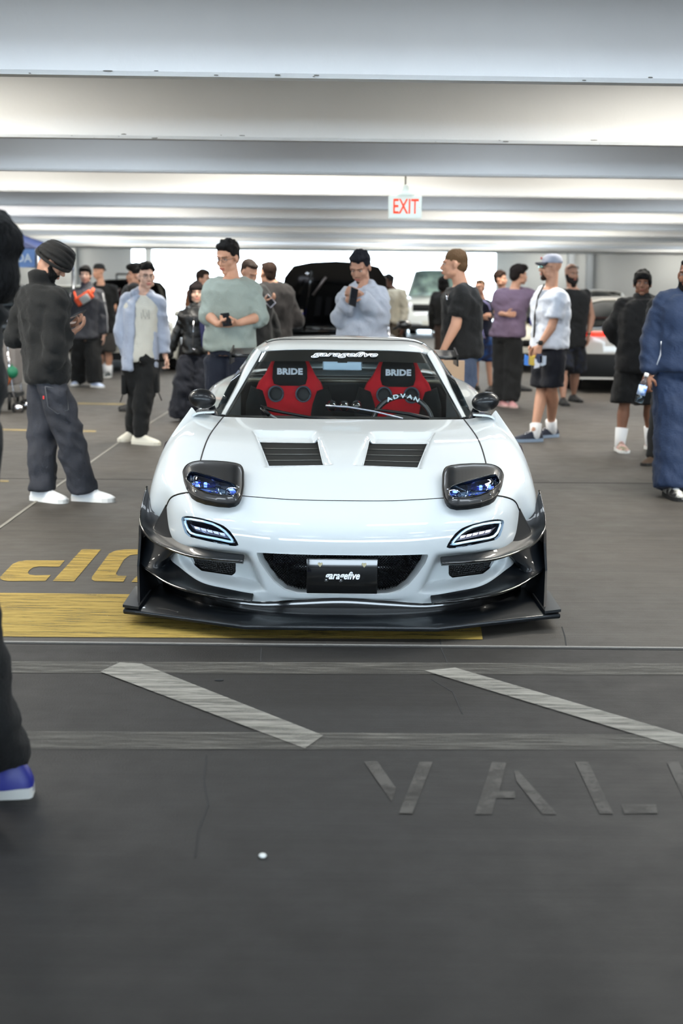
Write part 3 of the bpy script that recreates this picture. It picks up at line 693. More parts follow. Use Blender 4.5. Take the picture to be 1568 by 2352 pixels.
def dome(q):
    # height above the pod plane by distance to the outline
    best = 9e9
    for k in range(len(POD)):
        x0, y0 = POD[k]; x1, y1 = POD[(k + 1) % len(POD)]; dx, dy = x1 - x0, y1 - y0; t = max(0, min(1, ((q[0] - x0) * dx + (q[1] - y0) * dy) / (dx * dx + dy * dy)))
        best = min(best, math.hypot(q[0] - x0 - dx * t, q[1] - y0 - dy * t))
    k = min(1, best / 22); return 0.030 * (1 - (1 - k) ** 2.2)
def refine(P, n=3):
    out = []
    for k in range(len(P)):
        a, b_ = P[k], P[(k + 1) % len(P)]
        for t in range(n): out.append((a[0] + (b_[0] - a[0]) * t / n, a[1] + (b_[1] - a[1]) * t / n))
    return out
def pod_parts(sd, M):
    n = 96
    Po = resample(POD, n); Wi = resample(WIN, n)
    # line up the two outlines by angle about the window centre
    wc = (sum(q[0] for q in Wi) / len(Wi), sum(q[1] for q in Wi) / len(Wi))
    def by_angle(P, c):
        out = []
        for k in range(n):
            a = 2 * PI * k / n; dx, dy = math.cos(a), math.sin(a); best = None
            for i in range(len(P)):
                x0, y0 = P[i]; x1, y1 = P[(i + 1) % len(P)]; ex, ey = x1 - x0, y1 - y0; den = dx * ey - dy * ex
                if abs(den) < 1e-9: continue
                t = ((x0 - c[0]) * ey - (y0 - c[1]) * ex) / den; u = ((x0 - c[0]) * dy - (y0 - c[1]) * dx) / den
                if t > 0 and -1e-6 <= u <= 1 + 1e-6 and (best is None or t > best): best = t
            out.append((c[0] + dx * best, c[1] + dy * best))
        return out
    A = by_angle(POD, wc); Bq = by_angle(WIN, wc)
    back = Vector((0, 0.16, -0.10))
    rows = [[M(onp(q) + back) for q in A], [M(onp(q)) for q in A]]
    for t in (0.04, 0.1, 0.2, 0.35, 0.5, 0.65, 0.8, 0.92, 1.0):
        L_ = [(a[0] + (b_[0] - a[0]) * t, a[1] + (b_[1] - a[1]) * t) for a, b_ in zip(A, Bq)]; rows.append([M(onp(q, dome(q))) for q in L_])
    rows.append([M(onp(q, dome(q) - 0.012)) for q in Bq])
    cov = MB().loft(rows, cap=False).build('headlight_cover', carbon, car)
    MB().tube([M(onp(q, dome(q) + .001)) for q in Bq] + [M(onp(Bq[0], dome(Bq[0]) + .001))], 0.0035, 6).build('bezel_edge', gloss_black, cov)
    # housing behind the window
    hb = MB().loft([[M(onp(q, dome(q) - 0.012)) for q in Bq], [M(onp((wc[0] + (q[0] - wc[0]) * .93, wc[1] + (q[1] - wc[1]) * .93), -0.05)) for q in Bq]], cap=False)
    hb.add([M(onp((wc[0] + (q[0] - wc[0]) * .93, wc[1] + (q[1] - wc[1]) * .93), -0.05)) for q in Bq], [tuple(range(n))])
    hb.build('lamp_housing', mat('housing_dark', (0.03, 0.04, 0.07), 0.2, coat=.3), cov)
    # rectangular high beam made of bright reflector facets (outer) and round projector (inner)
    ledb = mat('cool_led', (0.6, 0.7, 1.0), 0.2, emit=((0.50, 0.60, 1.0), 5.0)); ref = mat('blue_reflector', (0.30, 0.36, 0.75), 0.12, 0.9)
    random.seed(7)
    for k in range(8):
        for r_ in range(2):
            x_ = 372 + k * 58; y_ = 500 + r_ * 55 + k * 5
            q = PZ([(x_, y_), (x_ + 50, y_ + 3), (x_ + 50, y_ + 48), (x_, y_ + 45)]); dz = random.uniform(-.006, .006)
            MB().prism([M(onp(p, 0.010 + dz)) for p in q], pn * -0.01 if sd > 0 else Vector((pn.x * -1, pn.y, pn.z)) * -0.01).build('reflector_facet', random.choice([ledb, ref, ref, chrome]), cov, False)
    b = MB(); b.tube([M(onp(p, .012)) for p in PZ([(360, 640), (600, 665), (850, 690)])], 0.004, 6); b.build('lamp_brow', gloss_black, cov)
    b = MB(); b.tube([M(onp(p, .014)) for p in PZ([(925, 560), (905, 700), (950, 830)])], 0.005, 6); b.build('lamp_divider', chrome, cov)
    for (x_, y_) in ((480, 720), (620, 735), (720, 730), (840, 690), (860, 740)):
        b = MB(); b.ell(M(onp(PZ([(x_, y_)])[0], .008)), (.007, .004, .004)); b.build('reflector_facet', ref, cov)
    pcn = M(onp(PZ([(1165, 690)])[0], -0.006)); b = MB(); b.ell(pcn, (.026, .022, .026)); b.build('projector_lens', mat('projector', (0.12, 0.14, 0.3), 0.05, coat=1, metal=.5), cov)
    b = MB(); b.tube([pcn + Vector((math.cos(a) * .031, -.008 + math.sin(a) * -.012, math.sin(a) * .026)) for a in np.linspace(0, 2 * PI, 25)], .0035, 6); b.build('projector_ring', chrome, cov)
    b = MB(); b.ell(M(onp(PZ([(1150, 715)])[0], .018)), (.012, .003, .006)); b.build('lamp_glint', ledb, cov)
    b = MB(); b.loft([[M(onp((wc[0] + (q[0] - wc[0]) * s_, wc[1] + (q[1] - wc[1]) * s_), dome((wc[0] + (q[0] - wc[0]) * s_, wc[1] + (q[1] - wc[1]) * s_)) - .003)) for q in Bq] for s_ in (1, .6, .2)]); b.build('headlight_lens', lens_glass, cov)
    for q in PZ([(258, 478), (442, 742), (1190, 848), (1300, 668)]):
        b = MB(); b.ell(M(onp(q, dome(q) + .001)), (.0045, .0045, .0045), n=8, m=6); b.build('screw', chrome, cov)
    # dark gap around the pod
    MB().tube([M(onp(q, 0.0) + Vector((0, .004, 0))) for q in A] + [M(onp(A[0]))], 0.006, 6).build('panel_gap', black, car)
def resample(P, n): return P
both(pod_parts)

# side marker lens on the wide fender crest
def marker(sd, M):
    a, b_ = hp(405, 1040, 1.06), hp(399, 1018, 1.16); d = (b_ - a); P = [M(a + Vector((.0, 0, 0))), M(b_), M(b_ + Vector((.022, 0, -.016))), M(a + Vector((.022, 0, -.016)))]
    MB().prism(P, (0.0, -0.008, 0.012)).build('side_marker', mat('smoked_lens', (0.25, 0.22, 0.24), 0.1, coat=1), car, False)
both(marker)

# windscreen, pillars, roof
Wd = [[(0,970,1.56),(140,968,1.58),(232,963,1.64),(272,957,1.72)], [(0,925,1.70),(125,924,1.72),(212,921,1.78),(249,916,1.86)], [(0,870,1.88),(112,870,1.90),(193,869,1.95),(221,866,2.02)], [(0,804,2.12),(100,804,2.13),(166,807,2.17),(190,812,2.22)]]
wg = Grid(dense([[hp(*q) for q in r] for r in Wd], 10, 10, True))
ws = obj('windscreen', wg.mesh('windscreen'), shield, car)
Gw = wg.G; R_, C_ = Gw.shape[:2]
# black printed border and sun strip, just behind the glass
bd = np.array(Gw); bd[:, :, 1] += 0.006
gb = Grid(bd)
for i in range(R_ - 1):
    for j in range(C_ - 1):
        if not (i < 1 or j >= C_ - 3 or i >= R_ - 5): gb.dead.add((i, j))
obj('glass_border', gb.mesh('glass_border'), gloss_black, ws)
outer = [hp(281, 958, 1.76), hp(263, 925, 1.86), hp(242, 885, 1.97), hp(224, 845, 2.10), hp(209, 817, 2.22), hp(199, 803, 2.30)]
inner = [Vector(Gw[int(t), -1]) for t in np.linspace(0, R_ - 1, 6)]
def pillar(sd, M):
    rows = [[M(i_), M(i_.lerp(o_, .5) + Vector((.006, -.006, .004))), M(o_), M(o_ + Vector((.012, .05, -.012)))] for i_, o_ in zip(inner, outer)]
    o = MB().loft(rows, cap=False, close=False).build('windscreen_pillar', paint, car); solid(o, 0.006, 1)
    MB().tube([M(i_.lerp(o_, .15)) for i_, o_ in zip(inner, outer)], 0.006).build('pillar_seal', black, car)
both(pillar)
def roofrow(Yo, zc_, xs, drops): return [W_(x_, Yo + dy, zc_ - dz) for x_, dy, dz in zip(xs, (0, 0, .0, .0), drops)]
Rf = [[hp(0,803,2.125), hp(100,803,2.135), hp(166,806,2.175), hp(199,808,2.25)],
      [hp(0,787,2.26), hp(100,787,2.27), hp(160,789,2.30), hp(203,804,2.36)],
      roofrow(2.62, 1.212, (0, .27, .44, .545), (0, .006, .025, .085)),
      roofrow(3.10, 1.185, (0, .26, .43, .54), (0, .008, .03, .09)),
      roofrow(3.60, 1.06, (0, .25, .42, .53), (0, .01, .04, .09)),
      roofrow(4.05, .93, (0, .25, .42, .52), (0, .01, .03, .05))]
rg = Grid(dense([r for r in Rf], 10, 8, True))
rr_ = rg.G.shape[0]; cut_i = 8 * 3 + 1
o = obj('roof', rg.mesh('roof', i1=cut_i), paint, car); solid(o, 0.02)
o = obj('rear_hatch_glass', rg.mesh('hatch', i0=cut_i), dark_glass, car)
seam([Vector(rg.G[int(8 * 1.4), j]) + Vector((0, 0, .002)) for j in range(0, 24)] + [Vector(rg.G[i, 23]) + Vector((0, 0, .002)) for i in range(int(8 * 1.4), 22)], 0.003, 'sunroof_seal')
# body sides, doors, haunches, tail
ST = [(1.40, .80, .80, .775, .835), (1.9, .83, .85, .80, .815), (2.5, .845, .865, .80, .825), (2.95, .87, .90, .80, .86), (3.3, .92, .945, .80, .875), (3.65, .935, .955, .76, .89), (4.0, .90, .92, .70, .90), (4.3, .80, .82, .58, .885), (4.38, .72, .74, .5, .86)]
rows = []
for Yo, xs, xm, xb, zb in ST:
    rows.append([W_(xs * .97, Yo, .13), W_(xs, Yo, .25), W_(xm, Yo, .45), W_(xm * .985, Yo, .62), W_((xb + xm) / 2 + .015, Yo, .62 + (zb - .62) * .7), W_(xb, Yo, zb), W_(xb - .10, Yo, zb + .012)])
sgr = Grid(dense(rows, 5, 8))
DJ = 8 * 2 + 4
for i in range(sgr.G.shape[0] - 1):
    for j in range(sgr.G.shape[1] - 1):
        q = (sgr.G[i, j] + sgr.G[i + 1, j + 1]) / 2
        if q[0] > .7 and math.hypot(q[1] - CY - 3.45, q[2] - .31) < .345: sgr.dead.add((i, j))
for sd in (1, -1):
    o = obj('door', sgr.mesh('door', i1=DJ, sides=(sd,)), paint, car); solid(o, 0.01)
    o = obj('rear_quarter', sgr.mesh('rear_quarter', i0=DJ, sides=(sd,)), paint, car); solid(o, 0.01)
seam([sgr.G[DJ, j] for j in range(0, sgr.G.shape[1])], 0.003)
# side windows between the roof edge and the belt
def sideglass(sd, M):
    n = 9; top = [Vector(rg.G[int(8 * 1.0 + k * 3.2), -1]) for k in range(n)]; bot = [Vector(sgr.G[int(6 + k * 4.6), -1]) for k in range(n)]
    top[0] = outer[2].copy() + Vector((.01, .05, 0)); top = [outer[1] + Vector((.012, .05, -.012)), outer[3] + Vector((.012, .05, -.012))] + top[1:]
    bot = [bot[0]] + bot
    MB().loft([[M(t_), M(t_.lerp(b_, .5) + Vector((.02, 0, .01))), M(b_)] for t_, b_ in zip(top, bot)], cap=False, close=False).build('side_window', dark_glass, car)
both(sideglass)
dk = [[W_(0, 3.95, .95), W_(.3, 3.95, .945), W_(.52, 3.95, .93), W_(.62, 3.95, .915)], [W_(0, 4.2, .93), W_(.3, 4.2, .925), W_(.5, 4.2, .91), W_(.6, 4.2, .90)], [W_(0, 4.4, .88), W_(.3, 4.4, .875), W_(.46, 4.39, .87), W_(.56, 4.38, .86)], [W_(0, 4.45, .6), W_(.3, 4.44, .6), W_(.5, 4.42, .6), W_(.72, 4.38, .6)], [W_(0, 4.42, .2), W_(.3, 4.42, .2), W_(.55, 4.40, .2), W_(.72, 4.36, .2)]]
o = obj('rear_bumper', Grid(dense(dk, 5, 5, True)).mesh('rear_bumper'), paint, car); solid(o, .01)
# floor pan closes the car below
MB().box((CX, CY + 2.35, .12), (1.5, 3.7, .04)).build('floor_pan', black, car, False)
# rear wing
wing = MB(); wr = []
for x_ in np.linspace(-.80, .80, 17):
    k = abs(x_) / .80; zz = 1.005 + .012 * (1 - k * k) - (0 if k < .93 else .0); cc = 0.26
    wr.append([Vector((x_ + CX, CY + 4.15 + cc * a, zz + b_)) for a, b_ in ((0, 0), (.15, .012), (.5, .022), (.85, .034), (1, .045), (.8, .018), (.45, -.004), (.12, -.012))])
wing.loft(wr); wo = wing.build('rear_wing', carbon, car)
for sd in (1, -1):
    MB().prism([(sd * .80 + CX, CY + 4.10, .95), (sd * .80 + CX, CY + 4.45, .95), (sd * .80 + CX, CY + 4.45, 1.07), (sd * .80 + CX, CY + 4.14, 1.03)], (sd * .012, 0, 0)).build('wing_end_plate', carbon, wo, False)
    MB().box((sd * .45 + CX, CY + 4.26, .94), (.012, .14, .14)).build('wing_stay', black, wo, False)
# door mirrors
def mirror_(sd, M):
    c = hp(325, 919, 1.62); b = MB(); R3 = Matrix.Rotation(math.radians(8 * -sd), 3, 'Y')
    b.ell(M(c), (.074, .055, .053), R3, 24, 14)
    o = b.build('door_mirror', carbon, car)
    e = M(c); MB().tube([M(hp(304, 938, 1.64)), M(hp(296, 952, 1.64)), M(hp(292, 966, 1.62))], [.021, .018, .022], 12).build('mirror_stalk', carbon, o)
    b = MB(); b.ell(M(c + Vector((0, .045, 0))), (.066, .016, .045), R3, 20, 8); b.build('mirror_glass', chrome, o)
both(mirror_)
# wheels
def wheel(x_, y_, sd, par, r=.31, wd=.24, z=None, rm=alloy):
    z = z or r; t = MB(); prof = [(r * .66, -.5), (r * .93, -.5), (r, -.38), (r, .38), (r * .93, .5), (r * .66, .5)]
    n = 36; t.loft([[Vector((x_ + q * wd, y_ + math.cos(2 * PI * k / n) * a, z + math.sin(2 * PI * k / n) * a)) for a, q in prof] for k in range(n)] + [[Vector((x_ + q * wd, y_ + a, z)) for a, q in prof]], cap=False)
    ty = t.build('tyre', rubber, par)
    b = MB(); fx = x_ + sd * wd * .42
    b.disc((fx - sd * .1, y_, z), (1, 0, 0), r * .67, .16, 32); o = b.build('wheel_rim', mat('rim_dark', (.12, .12, .13), .4, .7), par)
    for k in range(6):
        a = 2 * PI * k / 6; MB().tube([(fx, y_, z), (fx + sd * .005, y_ + math.cos(a) * r * .66, z + math.sin(a) * r * .66)], [.03, .018], 6).build('spoke', rm, o)
    MB().disc((fx, y_, z), (1, 0, 0), r * .16, .03, 16).build('hub_cap', rm, o)
for sd in (1, -1):
    wheel(CX + sd * .76, CY + 1.0, sd, car, .305); wheel(CX + sd * .79, CY + 3.45, sd, car, .31)
    # black arch liner
    MB().box((CX + sd * .62, CY + 1.0, .36), (.04, .7, .5)).build('arch_liner', black, car, False)

# ---- interior
dash = MB(); dash.loft([[Vector((x_ + CX, CY + yo, z_)) for x_ in np.linspace(-.70, .70, 15)] for yo, z_ in ((1.58, .79), (1.75, .80), (1.92, .79), (2.0, .74), (2.02, .5))], cap=False, close=False)
o = dash.build('dashboard', mat('dash_black', (.07, .08, .085), .7, bump=(200, .2)), car); solid(o, .02)
MB().box((CX, CY + 3.35, .55), (1.35, .04, .75)).build('rear_bulkhead', black, car, False)
MB().box((CX, CY + 2.75, .30), (1.45, 1.6, .04)).build('cabin_carpet', black, car, False)
MB().box((CX, CY + 2.4, .42), (.26, 1.1, .26)).build('centre_console', black, car, False)
MB().box((CX, CY + 3.3, .90), (1.2, .5, .03)).build('parcel_shelf', black, car, False)
MB().tube([(CX - .62, CY + 3.0, .915), (CX + .62, CY + 3.0, .915)], .012).build('harness_bar', mat('bar_tan', (.55, .52, .46), .4, .6), car)
red = mat('red_seat_fabric', (.92, .10, .16), .85, bump=(400, .3)); blk_f = mat('black_seat_fabric', (.035, .045, .05), .9, bump=(400, .3))
def seat(sd):
    sx_ = CX + sd * .328; Ys = CY + 2.58
    s = thing('bucket_seat', '', 'seat'); 
    return
def seat_part(sd):
    cx_ = CX + sd * .328; Ys = CY + 2.55
    root = bpy.data.objects.new('bucket_seat', None); COL.objects.link(root); root.parent = car; root.matrix_parent_inverse = parent_inv(car); root.location = (cx_, Ys, .32)
    prof = [(.34, .21), (.50, .215), (.62, .235), (.74, .235), (.84, .225), (.885, .200), (.925, .185), (.97, .150), (1.02, .125), (1.055, .110), (1.075, .085)]
    def out(z, hw, th, front):
        y_ = Ys + (z - .34) * .18; w_ = hw
        return [Vector((cx_ - w_, y_ - th * .55, z)), Vector((cx_ - w_ * .93, y_ - th * .1, z)), Vector((cx_ - w_ * .55, y_ + .0, z)), Vector((cx_, y_ + .012, z)), Vector((cx_ + w_ * .55, y_, z)), Vector((cx_ + w_ * .93, y_ - th * .1, z)), Vector((cx_ + w_, y_ - th * .55, z)), Vector((cx_ + w_ * 1.03, y_ + .02, z)), Vector((cx_ + w_ * .6, y_ + .10, z)), Vector((cx_ - w_ * .6, y_ + .10, z)), Vector((cx_ - w_ * 1.03, y_ + .02, z))]
    MB().loft([out(z, hw, .10 if z < .9 else .05, 0) for z, hw in prof]).build('seat_back', red, root)
    def pad(nm, pts, m_, th=.02, dy=-.012):
        P = [Vector((cx_ + x_, Ys + (z_ - .34) * .18 - abs(x_) ** 2 * .35 + dy, z_)) for x_, z_ in pts]
        c_ = sum(P, Vector()) / len(P); b = MB(); b.loft([[p + Vector((0, .03, 0)) for p in P], P, [c_ + (p - c_) * .93 + Vector((0, -th, 0)) for p in P], [c_ + (p - c_) * .5 + Vector((0, -th * 1.25, 0)) for p in P]]); return b.build(nm, m_, root)
    pad('headrest_pad', [(-.090, 1.062), (0, 1.066), (.090, 1.062), (.103, 1.02), (.106, .95), (.095, .915), (.06, .905), (-.06, .905), (-.095, .915), (-.106, .95), (-.103, 1.02)], blk_f)
    for q in (-1, 1):
        e = [(q * .083 + math.cos(a) * .044, .858 + math.sin(a) * .046) for a in np.linspace(0, 2 * PI, 20)[:-1]]
        pad('harness_hole', e, mat('hole_black', (.015, .02, .025), .6), .004, -.016)
        MB().tube([Vector((cx_ + x_, Ys + (z_ - .34) * .18 - .024 - x_ * x_ * .35, z_)) for x_, z_ in e + e[:1]], .0055, 6).build('hole_trim', mat('trim_grey', (.30, .33, .38), .4), root)
        pad('shoulder_bolster', [(q * .235, .905), (q * .165, .875), (q * .14, .80), (q * .13, .74), (q * .15, .60), (q * .26, .6), (q * .262, .80)], blk_f, .035, -.03)
    tm = text_mesh('seat_lettering', 'BRIDE', .050, .0006, sx=1.12, offset=.0026, spacing=1.05)
    put(tm, frame(Vector((cx_, Ys + .115 - .047, .992)), (1, 0, 0), (0, .18, 1))); obj('seat_lettering', tm, wtx, root)
    MB().box((cx_, Ys - .22, .40), (.42, .45, .14)).build('seat_cushion', red, root, False)
seat_part(1); seat_part(-1)
sw = Vector((CX + .335, CY + 2.02, .735)); swr = bpy.data.objects.new('steering_wheel', None); COL.objects.link(swr); swr.parent = car; swr.matrix_parent_inverse = parent_inv(car); swr.location = sw
ua = Vector((0, .35, .94)).normalized(); ra = Vector((1, 0, 0)); na = ra.cross(ua)
MB().tube([sw + ra * math.cos(a) * .168 + ua * math.sin(a) * .168 for a in np.linspace(0, 2 * PI, 49)], .0155, 10).build('wheel_grip', mat('grip', (.05, .055, .06), .35, coat=.3), swr)
MB().ell(sw + Vector((0, .02, 0)), (.06, .03, .06)).build('horn_pad', black, swr)
for a in (0, PI, 1.5 * PI): MB().tube([sw, sw + ra * math.cos(a) * .165 + ua * math.sin(a) * .165], .012).build('wheel_spoke', chrome, swr)
MB().ell(sw + Vector((0, -.12, -.01)), (.17, .10, .085)).build('gauge_hood', mat('dash_black', 0), car)
for k, ch in enumerate('ADVAN'):
    a = math.radians(90 + (2 - k) * 14); tm = text_mesh('grip_letter', ch, .034, .0006, sx=1.3, offset=.001)
    r_ = ra * math.cos(a) + ua * math.sin(a); tg = ra * math.sin(a) - ua * math.cos(a)
    put(tm, frame(sw + r_ * .164 + na * .0170, tg, r_)); obj('grip_letter', tm, mat('pale_print', (.75, .8, .82), .5), swr)
for k in range(3):
    g_ = at(762 + k * 28, 934, CY + 1.86); b = MB(); b.rcone(g_, g_ + Vector((0, .07, .0)), .026, .03, 16); o = b.build('gauge_pod', gloss_black, car)
    MB().ell(g_ + Vector((.01, -.02, .018)), (.006, .004, .004)).build('gauge_bezel', chrome, o)
# cabin mirror
cm = at(786, 839, CY + 2.16); o = MB().box(cm, (.225, .02, .058)).build('cabin_mirror', mat('mirror_back', (.72, .80, .86), .4), car, False); bevel(o, .016, 3)
MB().box(cm + Vector((0, -.005, .03)), (.055, .03, .03)).build('mirror_mount', black, o, False)
MB().tube([cm + Vector((0, 0, .03)), cm + Vector((0, -.02, .06))], .008).build('mirror_arm', black, o)
# sticker along the sun strip: white outlined dark lettering
for nm, off, m_, dy in (('sticker_outline', .0038, wtx, -.004), ('sticker_lettering', -.0012, gloss_black, -.0065)):
    tm = text_mesh(nm, 'garagefive', .060, .0005, shear=.45, sx=1.32, offset=off, spacing=1.12)
    k_ = R_ - 4; pA = Vector(Gw[R_ - 1, 0]); pB = Vector(Gw[k_ - 2, 0]); put(tm, frame(pA.lerp(pB, .30) + Vector((CX, dy - .003, 0)), (1, 0, 0), pA - pB)); o = obj(nm, tm, m_, ws)
# wipers
def wiper(name, pts, r, par=car, m_=black):
    P = [hpf(*q) for q in pts]; return MB().tube(P, r, 8).build(name, m_, par)
def hpf(px, py, lift=.012):
    dx, y = HR(px, py); h = wg2.project([(dx, y), (dx, y)], raw=True)[0]; return h + Vector((CX, -lift, lift * .6))
wg2 = Grid(np.concatenate([wg.G[:, ::-1] * np.array([-1, 1, 1]), wg.G[:, 1:]], 1))
a_ = wiper('wiper_arm', [(618, 957, .02), (600, 942, .03), (650, 952, .022), (712, 962, .016), (772, 966, .014)], [.012, .013, .008, .007, .006])
wiper('wiper_blade', [(520, 944, .012), (600, 941, .014)], .006, a_, mat('blade_grey', (.35, .36, .36), .4)); 
a_ = wiper('wiper_arm', [(985, 966, .02), (940, 956, .022), (890, 948, .018), (860, 944, .016)], [.012, .010, .008, .006])
wiper('wiper_blade', [(748, 934, .012), (800, 938, .014), (860, 948, .014), (925, 964, .012)], .0048, a_, mat('blade_silver', (.6, .62, .66), .3, .5))
# black cowl panel under the wipers
cw = MB(); cw.loft([[Vector(up_g.G[-1, j]) * 1.0 + Vector((CX, 0.004, -.012)) for j in range(0, 3 * NU + 1, 4)], [Vector(up_g.G[-1, j]) + Vector((CX, .16, -.05)) for j in range(0, 3 * NU + 1, 4)]], cap=False, close=False)
cw.loft([[Vector((-up_g.G[-1, j][0] + CX, up_g.G[-1, j][1] + .004, up_g.G[-1, j][2] - .012)) for j in range(0, 3 * NU + 1, 4)], [Vector((-up_g.G[-1, j][0] + CX, up_g.G[-1, j][1] + .16, up_g.G[-1, j][2] - .05)) for j in range(0, 3 * NU + 1, 4)]], cap=False, close=False)
cw.build('cowl_panel', black, car)
# ------------------------------------------------------------------ people
random.seed(11)
SKIN = {'pale': (0.80, 0.64, 0.56), 'fair': (0.76, 0.57, 0.47), 'tan': (0.63, 0.47, 0.39), 'brown': (0.50, 0.34, 0.26), 'deep': (0.30, 0.19, 0.14)}
def skin_mat(k): return mat('skin_' + k, SKIN[k], 0.55, var=(9, tuple(c * .93 for c in SKIN[k]), .3), spec=.35)
def cloth(name, col, rough=0.9, var=0.12, sheen=0.04, bump=(90, .25)):
    if name in MATS: return MATS[name]
    col = tuple(c ** 1.22 for c in col)
    if max(col) < .08: col = tuple(c * .6 for c in col)
    return mat(name, col, rough, sheen=sheen, bump=bump, var=(6, tuple(max(0, c * (1 - var)) for c in col), .35))
hair_m = lambda n, c: mat('hair_' + n, c, 0.72, bump=(120, .7, 2), aniso=(1, 1, .25), spec=.2)
eye_w = mat('eye_white', (0.66, 0.63, 0.61), .3); iris_m = mat('iris_dark', (.07, .045, .035), .2)
def unit(a): return Vector((math.sin(math.radians(a)), -math.cos(math.radians(a)), 0))
class P: pass
def tring(c, r, f, hw, hd, n=16, sq=.8):
    out = []
    for k in range(n):
        a = 2 * PI * k / n; ca, sa = math.cos(a), math.sin(a)
        out.append(c + r * (hw * math.copysign(abs(ca) ** sq, ca)) + f * (hd * math.copysign(abs(sa) ** sq, sa)))
    return out
def person(label, H, feet, yaw, skin='fair', head=None, hyaw=None, pitch=0, roll=0, group=None, near=True, build=1.0, joints={}, hand={}, **kw):
    """feet: (px, py) ground pixel of the point between the feet. joints: name -> (px, py, dy) at the body's depth plus dy.
    own right is R, own left is L; yaw 0 faces the camera, 90 faces the image's right, 180 away"""
    s = P(); base = gnd(*feet) if len(feet) == 2 else at(feet[0], 1000, feet[1]) * 1.0
    if len(feet) == 3: base = at(feet[0], 1000, feet[2])
    base.z = 0; s.base = base; s.H = H; k = H / 1.75; s.k = k
    f = unit(yaw); up = Vector((0, 0, 1)); r = f.cross(up); s.f, s.r = f, r
    J = {}
    J['hip'] = base + up * .525 * H; J['neck'] = base + up * .835 * H - f * .01; J['head'] = base + up * .93 * H + f * .02
    for n_, sg in (('R', 1), ('L', -1)):
        J['s' + n_] = base + up * .80 * H + r * sg * .108 * H * (0.55 + .45 * build); J['e' + n_] = base + up * .625 * H + r * sg * .135 * H * build - f * .02; J['w' + n_] = base + up * .475 * H + r * sg * .14 * H * build + f * .05
        J['h' + n_] = base + up * .505 * H + r * sg * .052 * H; J['k' + n_] = base + up * .285 * H + r * sg * .06 * H + f * .02; J['a' + n_] = base + up * .045 * H + r * sg * .065 * H - f * .02
    Yb = base.y
    for n_, q in joints.items(): J[n_] = at(q[0], q[1], Yb + (q[2] if len(q) > 2 else 0))
    if 'hip' in joints:
        for n_, sg in (('R', 1), ('L', -1)): 
            if 'h' + n_ not in joints: J['h' + n_] = J['hip'] - up * .02 * H + r * sg * .052 * H
    for n_, sg in (('R', 1), ('L', -1)):
        if 'foot' + n_ in joints:
            q = joints['foot' + n_]; g_ = gnd(q[0], q[1]); J['a' + n_] = g_ + up * .045 * H; J['foot' + n_] = g_
        if 'k' + n_ not in joints: J['k' + n_] = J['h' + n_].lerp(J['a' + n_], .48) + f * .03
    if 'neck' not in joints and ('sR' in joints or 'sL' in joints): J['neck'] = (J['sR'] + J['sL']) / 2 + up * .045 * H
    if head: J['head'] = at(head[0], head[1], Yb + (head[2] if len(head) > 2 else 0))
    s.J = J; s.hf = unit(yaw if hyaw is None else hyaw)
    hr = s.hf.cross(up); q = Matrix.Rotation(-math.radians(pitch), 3, hr); s.hfw = q @ s.hf; s.hup = q @ up; s.hr = hr
    if roll: q = Matrix.Rotation(math.radians(roll), 3, s.hfw); s.hup = q @ s.hup; s.hr = q @ s.hr
    s.HM = Matrix((s.hr, s.hfw, s.hup)).transposed()
    hk = k * kw.get('hk', 1.0); s.hk = hk
    hl = lambda x, y, z: J['head'] + s.HM @ Vector((x * hk, y * hk, z * hk)); s.hl = hl
    root = thing('person', label, 'person', base, group); s.root = root; s.near = near; s.build = build
    # --- body: one continuous skin
    b = MB(); e = lambda c, rr: b.ell(hl(*c), tuple(v * hk for v in rr), s.HM, 18, 12)
    jw = kw.get('jaw', 1.0)
    e((0, -.014, .032), (.074, .094, .086)); e((0, .022, -.028), (.061 * jw, .068, .086)); e((0, .030, -.072), (.047 * jw, .048, .040)); e((0, .066, -.098), (.022 * jw, .020, .018))
    for sg in (1, -1):
        e((sg * .079, -.006, -.008), (.010, .020, .031)); e((sg * .038, .056, -.028), (.024, .026, .026)); e((sg * .045, .02, -.07), (.022 * jw, .035, .022))
        b.rcone(hl(sg * .006, .084, .024), hl(sg * .046, .070, .026), .011 * hk, .009 * hk, 8)
        e((sg * .011, .099, -.034), (.009, .010, .008))
    b.rcone(hl(0, .082, .016), hl(0, .108, -.028), .0085 * hk, .012 * hk, 10)
    b.rcone(hl(-.017, .090, -.060), hl(.017, .090, -.060), .0075 * hk, .0075 * hk, 8); b.rcone(hl(-.014, .088, -.070), hl(.014, .088, -.070), .008 * hk, .008 * hk, 8)
    nb = J['neck'] - up * .02; bd = .5 + .5 * build
    b.rcone(hl(0, -.022, -.05), nb, .052 * k * bd, .058 * k * bd, 14)
    hipc, nk = J['hip'], J['neck']; rs = (J['sR'] - J['sL']); rs.z = 0; rs = rs.normalized() if rs.length > .02 else r
    fs_ = up.cross(rs); fs_ = fs_ if fs_.dot(f) > 0 else -fs_
    T = [(-.10, .145, .100), (0, .155, .105), (.3, .135, .095), (.6, .155, .110), (.82, .165, .105), (.93, .11, .075), (1.0, .06, .06)]
    def torso(mb, infl=0.0, t0=-.10, t1=1.0, wk=1.0, dk=1.0, tab=T):
        rings = []
        for t, hw, hd in tab:
            if t < t0 - 1e-6 or t > t1 + 1e-6: continue
            rr = r.lerp(rs, max(0, min(1, t))).normalized(); ff = up.cross(rr); ff = ff if ff.dot(f) > 0 else -ff
            rings.append(tring(hipc.lerp(nk, t), rr, ff, hw * k * build * wk + infl, hd * k * build * dk + infl))
        mb.loft(rings)
    s.torso = torso
    torso(b)
